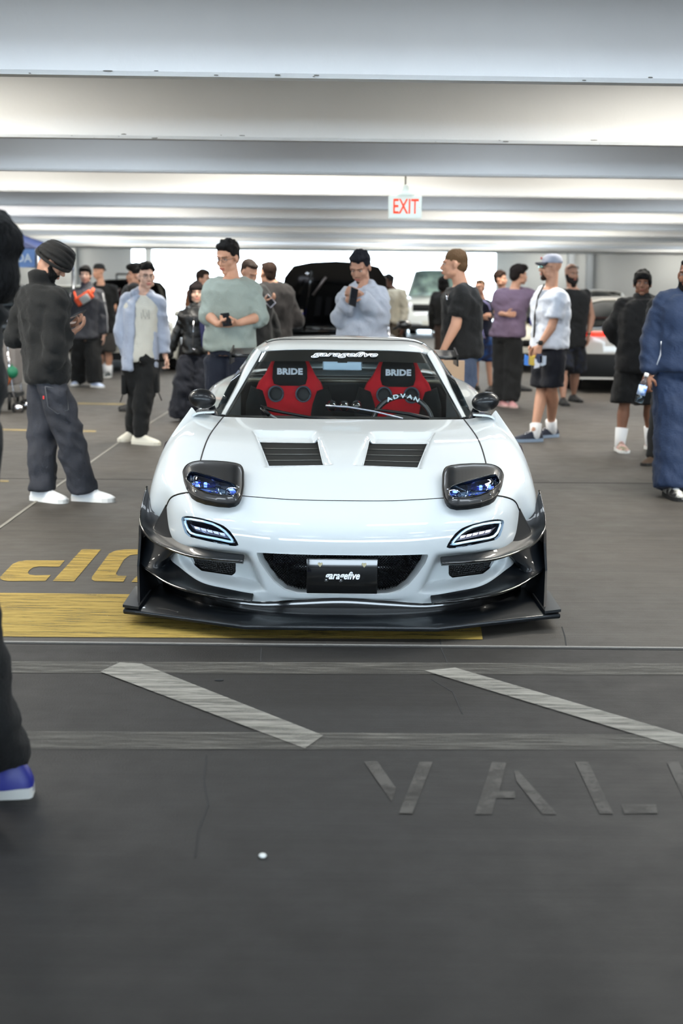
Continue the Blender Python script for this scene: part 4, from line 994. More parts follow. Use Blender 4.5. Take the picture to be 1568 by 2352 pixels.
    for n_ in 'RL':
        b.rcone(J['s' + n_] - up * .005, J['e' + n_], .048 * k * build, .038 * k * build, 12); b.rcone(J['e' + n_], J['w' + n_], .040 * k * build, .026 * k, 12)
        b.rcone(J['h' + n_], J['k' + n_], .078 * k * build, .052 * k * build, 12)
        kn, an = J['k' + n_], J['a' + n_]; calf = kn.lerp(an, .3) - f * .012
        b.rcone(kn, calf, .050 * k, .054 * k * build, 12); b.rcone(calf, an + up * .03, .054 * k * build, .033 * k, 12); b.rcone(an + up * .03, an - up * .03 + f * .01, .028 * k, .020 * k, 10)
    for n_, sg in (('R', 1), ('L', -1)): make_hand(b, s, n_, sg, hand.get(n_, {}))
    vox = .0062 if near else .0095
    me = voxel(b, 'body', vox, 3, .5, .45 if near else .5)
    s.body = obj('body', me, skin_mat(skin), root)
    # face pieces
    ew, ei = MB(), MB()
    for sg in (1, -1):
        a, c_ = MB(), MB(); a.ell(hl(sg * .030, .0775, .004), (.0130 * hk, .009 * hk, .0060 * hk), s.HM, 10, 8); eo = a.build('eye', eye_w, root)
        c_.ell(hl(sg * .030, .0855, .004), (.0048 * hk, .003 * hk, .0052 * hk), s.HM, 8, 6); c_.build('iris', iris_m, eo)
        a = MB(); a.rcone(hl(sg * .014, .094, .023), hl(sg * .047, .079, .024), .0032 * hk, .0022 * hk, 6); a.build('eyebrow', hair_m(kw.get('hair', ('black', (.03, .025, .025)))[0], kw.get('hair', ('black', (.03, .025, .025)))[1]), root)
        a = MB(); a.rcone(hl(sg * .018, .0885, .0095), hl(sg * .044, .077, .008), .0022 * hk, .0018 * hk, 5); a.build('eyelid', mat('lid_' + skin, tuple(c * .72 for c in SKIN[skin]), .6), root)
    a = MB(); lc = [v for v in SKIN[skin]]; a.rcone(hl(-.020, .0965, -.0595), hl(.020, .0965, -.0595), .0045 * hk, .0045 * hk, 6); a.rcone(hl(-.015, .0950, -.0695), hl(.015, .0950, -.0695), .0055 * hk, .0055 * hk, 6)
    a.build('lips', mat('lips_' + skin, (lc[0] * .88, lc[1] * .66, lc[2] * .68), .5), root)
    if 'hair' in kw and kw.get('style'): make_hair(s, kw['style'], hair_m(*kw['hair']))
    if kw.get('beard'): make_beard(s, kw['beard'], hair_m(*kw.get('bhair', kw['hair'])))
    if kw.get('glasses'):
        g = MB()
        for sg in (1, -1):
            g.tube([hl(sg * .032 + math.cos(a) * .022, .098 - abs(math.cos(a)) * .002, .002 + math.sin(a) * .016) for a in np.linspace(0, 2 * PI, 17)], .0016 * hk, 5)
            g.tube([hl(sg * .054, .096, .004), hl(sg * .076, .06, .006), hl(sg * .080, -.005, .002)], .0016 * hk, 5)
        g.tube([hl(-.010, .099, .004), hl(.010, .099, .004)], .0016 * hk, 5)
        g.build('eyeglasses', mat('spectacle_metal', (.35, .33, .32), .3, .8), root)
    return s
def make_hand(b, s, n_, sg, o):
    J, k = s.J, s.k; W = J['w' + n_]; fa = (W - J['e' + n_]).normalized()
    d = o.get('d'); d = (Vector(d).normalized() if d else fa)
    pn_ = o.get('n'); pn_ = Vector(pn_) if pn_ else -s.r * sg
    pn_ = (pn_ - d * pn_.dot(d)); pn_ = pn_.normalized() if pn_.length > .05 else s.f
    lat = d.cross(pn_).normalized(); ts = o.get('t', 1 if lat.dot(s.f) > 0 else -1)          # thumb towards the body's front
    curl = o.get('c', .35); k2 = k * 1.0
    p1 = W + d * .045 * k2; 
    b.rcone(W - fa * .01, W + d * .02 * k2, .024 * k2, .026 * k2, 10)
    rings = [tring(W + d * t * k2, lat, pn_, hw * k2, hd * k2, 10, .7) for t, hw, hd in ((.0, .024, .018), (.03, .034, .017), (.065, .041, .016), (.088, .040, .012), (.094, .034, .008))]
    b.loft(rings)
    for i, (off, L, rr) in enumerate(((.031, .070, .0098), (.0105, .078, .0102), (-.0105, .073, .0098), (-.030, .058, .0088))):
        p = W + d * .086 * k2 + lat * ts * off * k2; a = 0; dd = d
        for j, fr in enumerate((.44, .32, .26)):
            a += curl * (.55 if j == 0 else .95); dd = d * math.cos(a) + pn_ * math.sin(a); dd = (dd + lat * ts * off * 1.2).normalized()
            q = p + dd * L * fr * k2 * 1.02; b.rcone(p, q, rr * k2 * (1 - j * .08), rr * k2 * (.93 - j * .08), 8); p = q
    tb = W + d * .025 * k2 + lat * ts * .028 * k2; t1 = tb + (d * .6 + lat * ts * .75 + pn_ * .35).normalized() * .040 * k2; t2 = t1 + (d * .9 + lat * ts * .25 + pn_ * (.3 + curl * .4)).normalized() * .036 * k2
    b.rcone(tb - lat * ts * .01, t1, .0145 * k2, .0118 * k2, 8); b.rcone(t1, t2, .0118 * k2, .0098 * k2, 8)
HS = {
 'short': [((0, -.031, .050), (.082, .097, .084)), ((0, .035, .095), (.062, .050, .030)), ((0, -.060, .0), (.070, .055, .075)), ((.062, -.01, .04), (.020, .05, .035)), ((-.062, -.01, .04), (.020, .05, .035))],
 'crop': [((0, -.033, .044), (.078, .094, .082)), ((0, .025, .088), (.060, .050, .026)), ((0, -.060, -.01), (.066, .050, .068))],
 'fringe': [((0, -.018, .050), (.087, .100, .085)), ((0, .050, .072), (.072, .046, .040)), ((.045, .068, .052), (.024, .026, .022)), ((-.045, .068, .052), (.024, .026, .022)), ((0, .080, .056), (.032, .018, .018)), ((.068, .0, .02), (.022, .05, .042)), ((-.068, .0, .02), (.022, .05, .042)), ((0, -.062, -.015), (.074, .055, .07))],
 'bob': [((0, -.020, .045), (.094, .104, .090)), ((0, .058, .062), (.078, .044, .040)), ((.076, .01, -.035), (.022, .055, .085)), ((-.076, .01, -.035), (.022, .055, .085)), ((0, -.055, -.05), (.085, .055, .085))],
 'quiff': [((0, -.031, .048), (.080, .095, .080)), ((0, .040, .108), (.060, .055, .036)), ((.02, .068, .092), (.04, .035, .028)), ((0, -.060, -.005), (.068, .052, .072))],
 'curly': [((0, -.029, .056), (.098, .102, .084)), ((0, .062, .090), (.075, .050, .040)), ((.05, .03, .10), (.04, .05, .04)), ((-.05, .03, .10), (.04, .05, .04)), ((0, -.070, .0), (.080, .060, .080))],
 'wavy': [((0, -.029, .052), (.088, .100, .086)), ((.02, .060, .090), (.062, .044, .036)), ((-.035, .062, .08), (.035, .03, .03)), ((.07, .0, .03), (.02, .04, .04)), ((-.07, .0, .03), (.02, .04, .04)), ((0, -.066, -.03), (.072, .052, .085))],
 'buzz': [((0, -.017, .040), (.0765, .0955, .084)), ((0, -.050, -.01), (.066, .060, .066))],
}
def make_hair(s, style, m_):
    b = MB(); hk = s.hk
    for c, r_ in HS[style]: b.ell(s.hl(*c), tuple(v * hk for v in r_), s.HM, 16, 10)
    if style in ('fringe', 'curly', 'wavy', 'short', 'quiff', 'bob'):
        rnd = random.Random(len(style) + int(s.base.x * 100)); n = {'curly': 60, 'bob': 30}.get(style, 34)
        for _ in range(n):
            a = rnd.uniform(0, 2 * PI); el = rnd.uniform(.15 if style != 'bob' else -.2, 1.45); c = (math.cos(a) * math.cos(el) * .078, -.018 + math.sin(a) * math.cos(el) * .094, .046 + math.sin(el) * .084)
            if c[1] > .055 and c[2] < .06: continue
            sz = rnd.uniform(.012, .022); b.ell(s.hl(*c), (sz * hk, sz * 1.1 * hk, sz * hk), s.HM, 8, 6)
    me = voxel(b, 'hair', .008 if s.near else .011, 2, .5, .6, fold=(.003, 60, 25, 3)); o = obj('hair', me, m_, s.root); return o
def make_beard(s, kind, m_):
    b = MB(); hk = s.hk; e = lambda c, r_: b.ell(s.hl(*c), tuple(v * hk for v in r_), s.HM, 12, 8)
    th = {'full': .006, 'stubble': .003, 'goatee': .008, 'long': .018}[kind]
    if kind not in ('goatee', 'stubble'):
        for sg in (1, -1):
            b.rcone(s.hl(sg * .066, .010, -.03), s.hl(sg * .050, .032, -.075), (.006 + th) * hk, (.013 + th) * hk, 8); b.rcone(s.hl(sg * .052, .035, -.078), s.hl(sg * .018, .070, -.100), (.014 + th) * hk, (.014 + th) * hk, 8)
    if kind in ('full', 'long'): e((.040, .034, -.060), (.026, .044, .030)); e((-.040, .034, -.060), (.026, .044, .030)); e((0, .030, -.078), (.047 + th, .050 + th, .037 + th))
    e((0, .066, -.102), (.026 + th, .022 + th, .018 + th)); b.rcone(s.hl(-.020, .089, -.050), s.hl(.020, .089, -.050), .0062 * hk, .0062 * hk, 8)
    for sg in ((1, -1) if kind != 'stubble' else ()): b.rcone(s.hl(sg * .022, .087, -.050), s.hl(sg * .025, .078, -.088), .006 * hk, .008 * hk, 8)
    if kind == 'long': e((0, .070, -.135), (.032, .026, .04))
    obj('beard', voxel(b, 'beard', .007, 2, .5, .6, fold=(.002, 80, 50, 5)), m_, s.root)
def top(s, name, m_, hem=-.08, sleeve='long', infl=.022, loose=1.0, collar=0.0, hood=False, amp=.010, cuff=None, neck_t=.97, vneck=False):
    J, k, b = s.J, s.k, MB(); up = Vector((0, 0, 1)); bl = s.build * k
    T = [(hem, .150 * loose, .108), (hem + .05, .160 * loose, .115), (.12, .152 * loose, .110), (.35, .148, .108), (.6, .160, .118), (.80, .172, .115), (.90, .140, .092), (neck_t, .078, .072)]
    s.torso(b, infl, hem, 1.2, 1.0, 1.0, T)
    for n_ in 'RL':
        S, E, W = J['s' + n_] - up * .004, J['e' + n_], J['w' + n_]
        if sleeve == 'none': b.rcone(S, S.lerp(E, .12), .058 * bl, .052 * bl, 12); continue
        r0, r1, r2 = .060 * bl + infl * .5, .052 * bl + infl * .5, .040 * bl + infl * .45
        mid = J['neck'].lerp(S, .55) - up * .012; b.rcone(mid, S, .055 * bl + infl * .3, r0, 12)
        if sleeve == 'short': b.rcone(S, S.lerp(E, .72), r0, r1 + .012, 12, False, True)
        elif sleeve == 'mid': b.rcone(S, E, r0, r1 + .004, 12); b.rcone(E, E.lerp(W, .22), r1 + .004, r2 + .008, 12, False, True)
        else: b.rcone(S, E, r0, r1, 12); b.rcone(E, E.lerp(W, .90), r1 + .004, r2, 12, False, True); b.rcone(E.lerp(W, .86), E.lerp(W, .99), r2 * .86, r2 * .80, 12, False, True)
    if collar: b.rcone(J['neck'] - up * .03, s.hl(0, -.03, -.10) + up * 0, .074 * k + infl * .2, .062 * k + collar, 14, False, True)
    if hood:
        c = J['neck'] + up * .015; b.rcone(c - s.r * .07 - s.f * .01, c - s.f * .085 - up * .01, .036, .05, 12); b.rcone(c + s.r * .07 - s.f * .01, c - s.f * .085 - up * .01, .036, .05, 12); b.rcone(c - s.r * .075 + s.f * .0, c - s.r * .03 + s.f * .08 - up * .05, .032, .022, 12); b.rcone(c + s.r * .075, c + s.r * .03 + s.f * .08 - up * .05, .032, .022, 12)
    me = voxel(b, name, .0125 if s.near else .017, 3, .5, .7, fold=(amp * 1.5, 7, 11, s.base.x * 3)); o = obj(name, me, m_, s.root); return o
def bottoms(s, name, m_, length='long', flare=1.0, infl=.018, amp=.010, wide=1.0, hem_up=0.0):
    J, k, b = s.J, s.k, MB(); bl = s.build * k; up = Vector((0, 0, 1))
    T = [(-.10, .150, .106), (-.02, .156, .108), (.05, .145, .098)]
    s.torso(b, infl * .25, -.10, .2, 1, 1, T)
    for n_ in 'RL':
        h_, kn, an = J['h' + n_], J['k' + n_], J['a' + n_]
        r0, r1, r2 = .088 * bl + infl * .6, (.070 * bl + infl) * wide, (.056 * bl + infl) * flare
        if length == 'long': b.rcone(h_.lerp(kn, .14), kn, r0, r1, 14); b.rcone(kn, an - up * (.015 * k - hem_up), r1, r2, 14, False, True)
        elif length == 'shorts': b.rcone(h_.lerp(kn, .14), h_.lerp(kn, .92), r0, r1 + .018, 14, False, True)
        elif length == 'knee': b.rcone(h_.lerp(kn, .14), kn - (kn - an) * -.0, r0, r1 + .014, 14, False, True)
    me = voxel(b, name, .0125 if s.near else .017, 3, .5, .7, fold=(amp * 1.5, 8, 10, s.base.x * 5 + 2)); o = obj(name, me, m_, s.root); return o
def shoes(s, upper, sole, dirs=None, high=False, sock=None, sock_z=.16, size=1.0, laces=None, lift=(0, 0), slipper=False):
    k = s.k * size; up = Vector((0, 0, 1))
    for n_, sg, lf in (('R', 1, lift[0]), ('L', -1, lift[1])):
        an = s.J['a' + n_]; f = unit(dirs['RL'.index(n_)]) if dirs else (s.f + s.r * sg * .12).normalized()
        g_ = Vector((an.x, an.y, 0)) if not lf else Vector((an.x, an.y, lf)); lat = f.cross(up)
        tilt = f if not lf else (f - up * .45).normalized(); upv = lat.cross(tilt); upv = upv if upv.z > 0 else -upv
        def P_(y, x, z): return g_ + tilt * y * k + lat * x * k + upv * z * k
        prof = [(-.078, .020, .055), (-.070, .032, .075), (-.040, .037, .092 + (.03 if high else 0)), (.0, .038, .098 + (.035 if high else 0)), (.04, .040, .088), (.09, .046, .070), (.14, .049, .056), (.175, .042, .046), (.198, .025, .036), (.206, .008, .028)]
        rings = []
        for y, hw, hh in prof:
            rings.append([P_(y, math.cos(a) * hw, .018 + max(0, math.sin(a)) * (hh - .018) if math.sin(a) > 0 else .018) for a in np.linspace(0, PI, 11)])
        b = MB(); n = 11; b.loft([r_ + [P_(prof[i][0], 0, .012)] for i, r_ in enumerate(rings)])
        o = b.build('shoe', upper, s.root); creased(o, 60)
        b = MB(); b.loft([[P_(y, sx * (hw + .004), z) for sx, z in ((-1, .0), (1, .0), (1, .026 + (.004 if y < -.03 else 0)), (-1, .026 + (.004 if y < -.03 else 0)))] for y, hw, hh in prof]); b.build('sole', sole, o, False)
        if laces:
            for q in range(4): b = MB(); yy = .045 + q * .022; b.tube([P_(yy, -.022, .085 - q * .010), P_(yy, 0, .094 - q * .011), P_(yy, .022, .085 - q * .010)], .0035 * k, 5); b.build('lace', laces, o)
        if sock:
            b = MB(); b.rcone(P_(-.01, 0, .05), an + (s.J['k' + n_] - an) * sock_z * 2.2, .050 * s.k, (.049 + .05 * sock_z) * s.k * (.4 + .6 * s.build), 14, False, True); b.build('sock', sock, s.root)
def cap_hat(s, m_, brim, back=False, logo=None):
    b = MB(); hk = s.hk
    rings = []
    for t in np.linspace(0, .97, 8):
        rings.append([s.hl(math.cos(a) * .084 * math.cos(t * PI / 2) ** .6, -.016 + math.sin(a) * .102 * math.cos(t * PI / 2) ** .6, .042 + math.sin(t * PI / 2) * .086) for a in np.linspace(0, 2 * PI, 21)[:-1]])
    b.loft(rings); o = b.build('cap', m_, s.root)
    d = -1 if back else 1; pts = []
    b = MB(); top_, bot = [], []
    for a in np.linspace(0, PI, 11): top_.append(s.hl(math.cos(a) * .068, d * (.070 + math.sin(a) * .082), .050 - abs(math.cos(a)) ** 1.5 * .026 - math.sin(a) * .004)); bot.append(s.hl(math.cos(a) * .066, d * (.045), .052))
    b.loft([bot, top_, [p - s.hup * .008 for p in top_], [p - s.hup * .008 for p in bot]], cap=False); b.build('cap_brim', brim, o)
    if logo:
        tm = text_mesh('cap_mark', 'SW', .032, .002); put(tm, frame(s.hl(0.0, .094 * 1.0, .082), -s.hr, s.hup)); obj('cap_mark', tm, logo, o)
    return o
def phone(c, right, up, label, sz=(.072, .15), col=(.05, .06, .08), group=None):
    M = frame(c, right, up); t = thing('phone', label, 'phone', c, group)
    b = MB(); b.box((0, 0, 0), (sz[0], sz[1], .009)); me = b.data('phone_case', False); me.transform(M); o = obj('phone_case', me, mat('phone_dark' if col[0] < .3 else 'phone_light', col, .3), t); bevel(o, .003)
    b = MB(); b.box((0, 0, .0052), (sz[0] * .92, sz[1] * .94, .001)); me = b.data('screen', False); me.transform(M); obj('screen', me, mat('screen_dark', (.05, .07, .10), .1, coat=1), t)
    return t
BLK = ('black', (.035, .03, .032)); BRN = ('brown', (.16, .10, .07)); BLD = ('blond', (.36, .27, .18)); NVY = ('blueblack', (.05, .06, .12))
# ---- the crowd, one by one
white_shoe = mat('white_leather', (.86, .87, .88), .5); white_sole = mat('white_sole', (.88, .88, .87), .6); blk_shoe = mat('black_shoe', (.05, .05, .06), .6); dark_sole = mat('dark_sole', (.08, .08, .08), .8)
white_sock = mat('white_sock', (.85, .85, .85), .9)
# man in the turban
s = person('man in black turban and black fleece looking down at a phone, beside white sports car', 1.80, (140, 1150), 118, 'tan', head=(121, 601), hyaw=100, pitch=38, hair=BLK, beard='full',
    joints=dict(hip=(108, 858), sR=(128, 688, -.13), sL=(62, 684, .13), eR=(118, 822, -.18), wR=(160, 768, -.02), eL=(34, 775, .12), wL=(150, 752, .16), kR=(162, 1010, -.04), kL=(98, 1005, .05), footR=(193, 1150), footL=(96, 1150), neck=(98, 650)),
    hand={'R': dict(d=(.75, .1, .5), n=(-.2, .1, 1), c=.5), 'L': dict(d=(.9, -.3, .3), n=(-.2, -.2, 1), c=.5)})
turban_m = cloth('black_turban', (.055, .06, .07), .85)
b = MB(); b.ell(s.hl(0, .0, .058), (.112, .122, .076), s.HM, 24, 14); b.ell(s.hl(0, .03, .085), (.08, .08, .058), s.HM, 20, 12); b.ell(s.hl(0, -.035, .040), (.102, .09, .078), s.HM, 20, 12)
for k in range(7):
    t = k / 6; zz = .008 + t * .10
    b.tube([s.hl(math.cos(a) * (.112 - .045 * t * t), -.002 + math.sin(a) * (.122 - .035 * t * t), zz + math.sin(a * 1 + 1.2 * (1 if k % 2 else -1)) * .028) for a in np.linspace(0, 2 * PI, 25)], .0125, 8)
obj('turban', voxel(b, 'turban', .005, 1, .5, .6), turban_m, s.root)
top(s, 'fleece_sweater', cloth('dark_fleece', (.075, .095, .105), .95), hem=-.10, infl=.036, collar=.016, amp=.014)
bottoms(s, 'jeans', mat('charcoal_denim', (.19, .20, .235), .85, bump=(160, .4), var=(5, (.13, .14, .17), .3)), infl=.026, flare=1.15, amp=.012)
pk = MB(); hb = s.J['hip']
pc_ = at(128, 915, s.base.y - .165); pr = Vector((.95, .28, -.1)).normalized()
pq = [pc_ + pr * x_ + Vector((0, 0, z_)) for x_, z_ in ((-.07, .075), (.075, .06), (.085, -.07), (.01, -.105), (-.055, -.06))]
MB().tube(pq + pq[:1], .003, 5).build('pocket_seam', mat('seam_thread', (.30, .31, .33), .8), s.root)
MB().box(pc_ + pr * -.08 + Vector((0, -.01, .0)), (.010, .004, .022)).build('pocket_tab', mat('red_tab', (.75, .15, .15), .6), s.root, False)
MB().tube([s.J['wR'] + (s.J['eR'] - s.J['wR']).normalized() * .012 + Vector((math.cos(a) * .003, math.sin(a) * .033, math.cos(a) * .033)) for a in np.linspace(0, 2 * PI, 15)], .005, 6).build('shirt_cuff', white_sock, s.root)
shoes(s, white_shoe, white_sole, dirs=(78, 60), laces=white_shoe, size=1.08)
phone(at(173, 724, s.base.y + .0), (-.35, .8, -.2), (.75, .45, .35), 'black phone held by the man in the turban')

# man in the pale blue jacket
s = person('man with glasses in pale blue jacket over cream sweater and black cargo trousers', 1.74, (318, 1016), 18, 'pale', head=(336, 635), hyaw=22, pitch=2, hair=BLK, style='quiff', glasses=True, jaw=1.08,
    joints=dict(hip=(322, 818), sR=(294, 692, .03), sL=(362, 694, -.02), eR=(276, 762, .0), wR=(292, 818, .02), eL=(372, 762, .06), wL=(379, 816, .06), kR=(317, 912, .06), kL=(330, 908, -.06), footR=(302, 1010), footL=(322, 1020)),
    hand={'R': dict(c=.7), 'L': dict(d=(.25, 0, -1), c=.9)})
top(s, 'sweater', cloth('cream_sweater', (.84, .83, .79)), hem=-.10, infl=.006, sleeve='none', amp=.004)
wk = MB(); cf = s.J['neck'].lerp(s.J['hip'], .30) + s.f * .150
for q in range(5): wk.tube([cf + s.r * (.035 - q * .018) + Vector((0, 0, .03 * math.sin(q * 2.1))), cf + s.r * (.03 - q * .018) + Vector((0, -.004, -.05 - .01 * math.cos(q * 3)))], .002, 4)
wk.build('chest_drawing', mat('ink', (.25, .24, .24), .8), s.root)
# open jacket: two fronts that hang apart, with sleeves and a hood roll
jk = cloth('pale_blue_shell', (.68, .71, .77), .7, bump=(40, .2)); J = s.J; b = MB(); up = Vector((0, 0, 1))
def arc_ring(c, rr, ff, hw, hd, a0, a1, th, n=12):
    o = [c + rr * math.cos(a) * hw + ff * math.sin(a) * hd for a in np.linspace(a0, a1, n)]; i_ = [c + rr * math.cos(a) * (hw - th) + ff * math.sin(a) * (hd - th) for a in np.linspace(a1, a0, n)]; return o + i_
rings = []
for t, hw, hd in ((-.22, .178, .140), (-.10, .176, .140), (.1, .172, .140), (.4, .170, .140), (.7, .178, .140), (.86, .155, .120), (.97, .095, .085)):
    rings.append(arc_ring(s.J['hip'].lerp(s.J['neck'], t), s.r, s.f, hw, hd, math.radians(128 if t > -.05 else 135), math.radians(128 + 290 if t < .9 else 128 + 300), .022, 16))
b.loft(rings)
for n_ in 'RL':
    S, E, W = J['s' + n_], J['e' + n_], J['w' + n_]; b.rcone(J['neck'].lerp(S, .5) - up * .01, S, .065, .078, 12); b.rcone(S, E, .078, .072, 12); b.rcone(E, E.lerp(W, .9), .072, .056, 12, False, True)
c = J['neck']; b.rcone(c - s.r * .085 + s.f * .03, c - s.f * .08 + up * .02, .030, .045, 12); b.rcone(c + s.r * .085 + s.f * .03, c - s.f * .08 + up * .02, .030, .045, 12)
obj('jacket', voxel(b, 'jacket', .011, 3, .5, .7, fold=(.014, 6, 8, 9)), jk, s.root)
bottoms(s, 'cargo_trousers', cloth('black_cotton', (.035, .045, .05)), infl=.026, flare=.75, wide=1.05)
for n_ in 'RL':
    c = J['k' + n_].lerp(J['h' + n_], .35); sg = 1 if n_ == 'R' else -1; o = MB().box(c + s.r * sg * .105, (.045, .15, .19)).build('cargo_pocket', cloth('black_cotton', (.035, .045, .05)), s.root, False); bevel(o, .012)
    MB().tube([c + s.r * sg * .12 + up * -.09, c + s.r * sg * .15 + up * -.17], .006, 5).build('strap', blk_shoe, s.root)
cream = mat('cream_foam', (.84, .82, .76), .6)
shoes(s, cream, cream, dirs=(-20, 62), size=1.1)

# young woman in the leather jacket
s = person('young woman with bobbed hair in black leather jacket and wide navy trousers', 1.56, (441, 968), 12, 'pale', head=(451, 673), hyaw=10, hair=('bob_brown', (.12, .09, .09)), style='bob', build=.84, hk=1.04,
    joints=dict(hip=(446, 812), sR=(424, 718), sL=(482, 716), eR=(405, 770, .02), wR=(386, 822, .02), eL=(490, 770), wL=(486, 820)), hand={'R': dict(c=.9)})
top(s, 'leather_jacket', mat('black_leather', (.045, .048, .055), .38, bump=(20, .5), var=(6, (.02, .02, .025), .3)), hem=-.02, infl=.026, collar=.012, amp=.012)
o = MB().prism([s.J['neck'] + s.f * .135 + s.r * x_ + Vector((0, 0, z_)) for x_, z_ in ((-.01, .0), (-.06, -.02), (-.075, -.26), (-.085, -.44), (-.03, -.44), (-.01, -.2))], s.f * .006); o.build('blue_shirt_front', cloth('blue_shirt', (.16, .18, .36)), s.root, False)
for x_ in (.055, -.075): MB().tube([s.J['neck'] + s.f * .150 + s.r * x_ + Vector((0, 0, -.12)), s.J['neck'] + s.f * .158 + s.r * (x_ + .015) + Vector((0, 0, -.42))], .004, 5).build('zip', chrome, s.root)
MB().ell(s.J['hip'] + s.f * .145 + s.r * .02 + Vector((0, 0, .05)), (.012, .006, .012)).build('snap_button', chrome, s.root)
bottoms(s, 'wide_trousers', cloth('navy_wool', (.055, .085, .16)), infl=.050, wide=1.25, flare=1.75, amp=.016)
shoes(s, blk_shoe, dark_sole, size=.9)

# tall man in the sage sweater
s = person('tall man with glasses in sage green sweater holding a phone with both hands', 1.83, (528, 0, 11.4), -18, 'fair', head=(522, 592), hyaw=-28, pitch=14, hair=BLK, style='short', glasses=True, build=1.12,
    joints=dict(hip=(528, 800), sR=(490, 662), sL=(576, 662), eR=(478, 724, -.06), wR=(500, 744, -.30), eL=(594, 728, -.06), wL=(548, 742, -.30)),
    hand={'R': dict(d=(.8, -.25, -.1), n=(.1, .3, 1), c=.6, t=1), 'L': dict(d=(-.85, -.25, .0), n=(.1, .3, 1), c=.6, t=-1)})
top(s, 'sweater', cloth('sage_sweater', (.63, .67, .65)), hem=-.03, infl=.026, sleeve='mid', amp=.010)
bottoms(s, 'jeans', cloth('dark_blue_denim', (.07, .12, .21)), infl=.014, flare=.9)
shoes(s, blk_shoe, white_sole)
phone(at(519, 734, s.base.y - .35), (.95, .2, .1), (0, .75, .6), 'dark phone held low by the tall man in the sage sweater')

# young man in the grey hoodie
s = person('young man in pale grey hoodie raising a phone behind the white sports car', 1.76, (826, 0, 11.7), -12, 'tan', head=(827, 614), hyaw=-22, pitch=26, hair=('blue_black', (.045, .05, .085)), style='short', beard='stubble', bhair=('stubble', (.24, .17, .14)),
    joints=dict(hip=(832, 800), sR=(800, 682), sL=(868, 678), eR=(782, 734, -.06), wR=(798, 692, -.26), eL=(872, 730, -.06), wL=(828, 676, -.26)),
    hand={'R': dict(d=(.35, -.25, .55), n=(.6, .6, .1), c=1.1), 'L': dict(d=(-.75, -.2, .25), n=(-.2, .7, -.2), c=1.1)})
top(s, 'hoodie', cloth('heather_grey', (.69, .71, .75)), hem=-.16, infl=.046, hood=True, amp=.016, loose=1.08)
bottoms(s, 'trousers', cloth('black_cotton', (.035, .045, .05)))
shoes(s, white_shoe, white_sole)
phone(at(811, 682, s.base.y - .35), (.75, .5, -.3), (-.35, -.05, .8), 'black phone held up at chest height by the young man in the grey hoodie')

# man in the black T-shirt by the rear wing
s = person('man with cropped hair in black T-shirt and washed jeans seen from the side', 1.80, (1058, 0, 11.7), -82, 'fair', head=(1043, 607), hyaw=-92, pitch=2, hair=BLD, style='buzz', build=1.12,
    joints=dict(hip=(1060, 812), sL=(1062, 678, -.17), sR=(1056, 678, .17), eL=(1046, 748, -.20), wL=(1018, 803, -.20), eR=(1038, 750, .2), wR=(1022, 800, .2), kL=(1060, 910, -.08), kR=(1048, 905, .08)),
    hand={'L': dict(d=(-.4, 0, -.9), n=(0, .8, 0), c=.6)})
top(s, 't_shirt', cloth('black_tee', (.045, .055, .07)), hem=-.06, infl=.034, sleeve='short', amp=.010, loose=1.05)
bottoms(s, 'jeans', cloth('washed_denim', (.33, .38, .47)), infl=.024, flare=1.1)
shoes(s, blk_shoe, white_sole)
MB().tube([at(1024, 672, 11.5), at(1026, 690, 11.45), at(1030, 676, 11.5)], .004, 5).build('sunglasses', chrome, s.root)

# boy in navy jersey
camo = mat('blue_camouflage', (.05, .22, .42), .85, var=(9, (.03, .07, .20), .08))
s = person('boy with folded arms in navy jersey and blue camouflage shorts', 1.60, (1108, 898), -22, 'fair', head=(1101, 660), hyaw=-35, hair=BLD, style='crop', near=False, build=.85,
    joints=dict(hip=(1108, 770), sR=(1090, 696), sL=(1126, 698), eR=(1088, 734), wR=(1112, 726, -.22), eL=(1127, 732), wL=(1100, 730, -.2)), hand={'R': dict(c=.9), 'L': dict(c=.9)})
top(s, 'jersey', cloth('navy_jersey', (.06, .09, .20)), hem=-.04, infl=.022, sleeve='short')
for pts in ([(1110, 690), (1122, 700), (1126, 712)], [(1106, 746), (1108, 762), (1112, 776)]): MB().tube([at(*q, s.base.y - .16) for q in pts], .009, 5).build('jersey_stripe', mat('lilac_stripe', (.62, .6, .8), .8), s.root)
bottoms(s, 'shorts', camo, 'knee', infl=.022)
shoes(s, blk_shoe, dark_sole)

# person in tan behind him
s = person('boy with dark hair in tan shirt mostly hidden behind the purple T-shirt', 1.66, (1160, 890), 70, 'fair', head=(1149, 641), hyaw=60, hair=BRN, style='short', near=False, joints=dict(footR=(1186, 898), footL=(1140, 890)))
top(s, 't_shirt', cloth('tan_tee', (.42, .33, .24)), infl=.022, sleeve='short'); bottoms(s, 'shorts', cloth('dark_shorts', (.06, .07, .09)), 'knee'); shoes(s, blk_shoe, dark_sole, dirs=(85, 85), size=1.15)

# young man in the purple T-shirt
s = person('young man with wavy dark hair in dusty purple T-shirt and black trousers', 1.77, (1158, 932), 140, 'fair', head=(1192, 632), hyaw=112, hair=('dark_brown', (.09, .06, .055)), style='curly', near=False, build=1.1,
    joints=dict(hip=(1164, 772), sL=(1146, 678), sR=(1214, 676), eL=(1140, 718, .05), wL=(1160, 722, -.24), eR=(1234, 694, .02), wR=(1246, 696, .0), footL=(1150, 932), footR=(1172, 934)), hand={'L': dict(d=(1, 0, 0), c=.8)})
top(s, 't_shirt', cloth('purple_tee', (.50, .43, .51)), hem=-.02, infl=.040, sleeve='short', loose=1.12)
bottoms(s, 'trousers', cloth('black_joggers', (.03, .035, .04)), infl=.034, flare=1.1, wide=1.1)
shoes(s, mat('pink_shoe', (.72, .52, .52), .6), mat('pink_sole', (.75, .62, .60), .7), dirs=(10, 20), sock=white_sock)

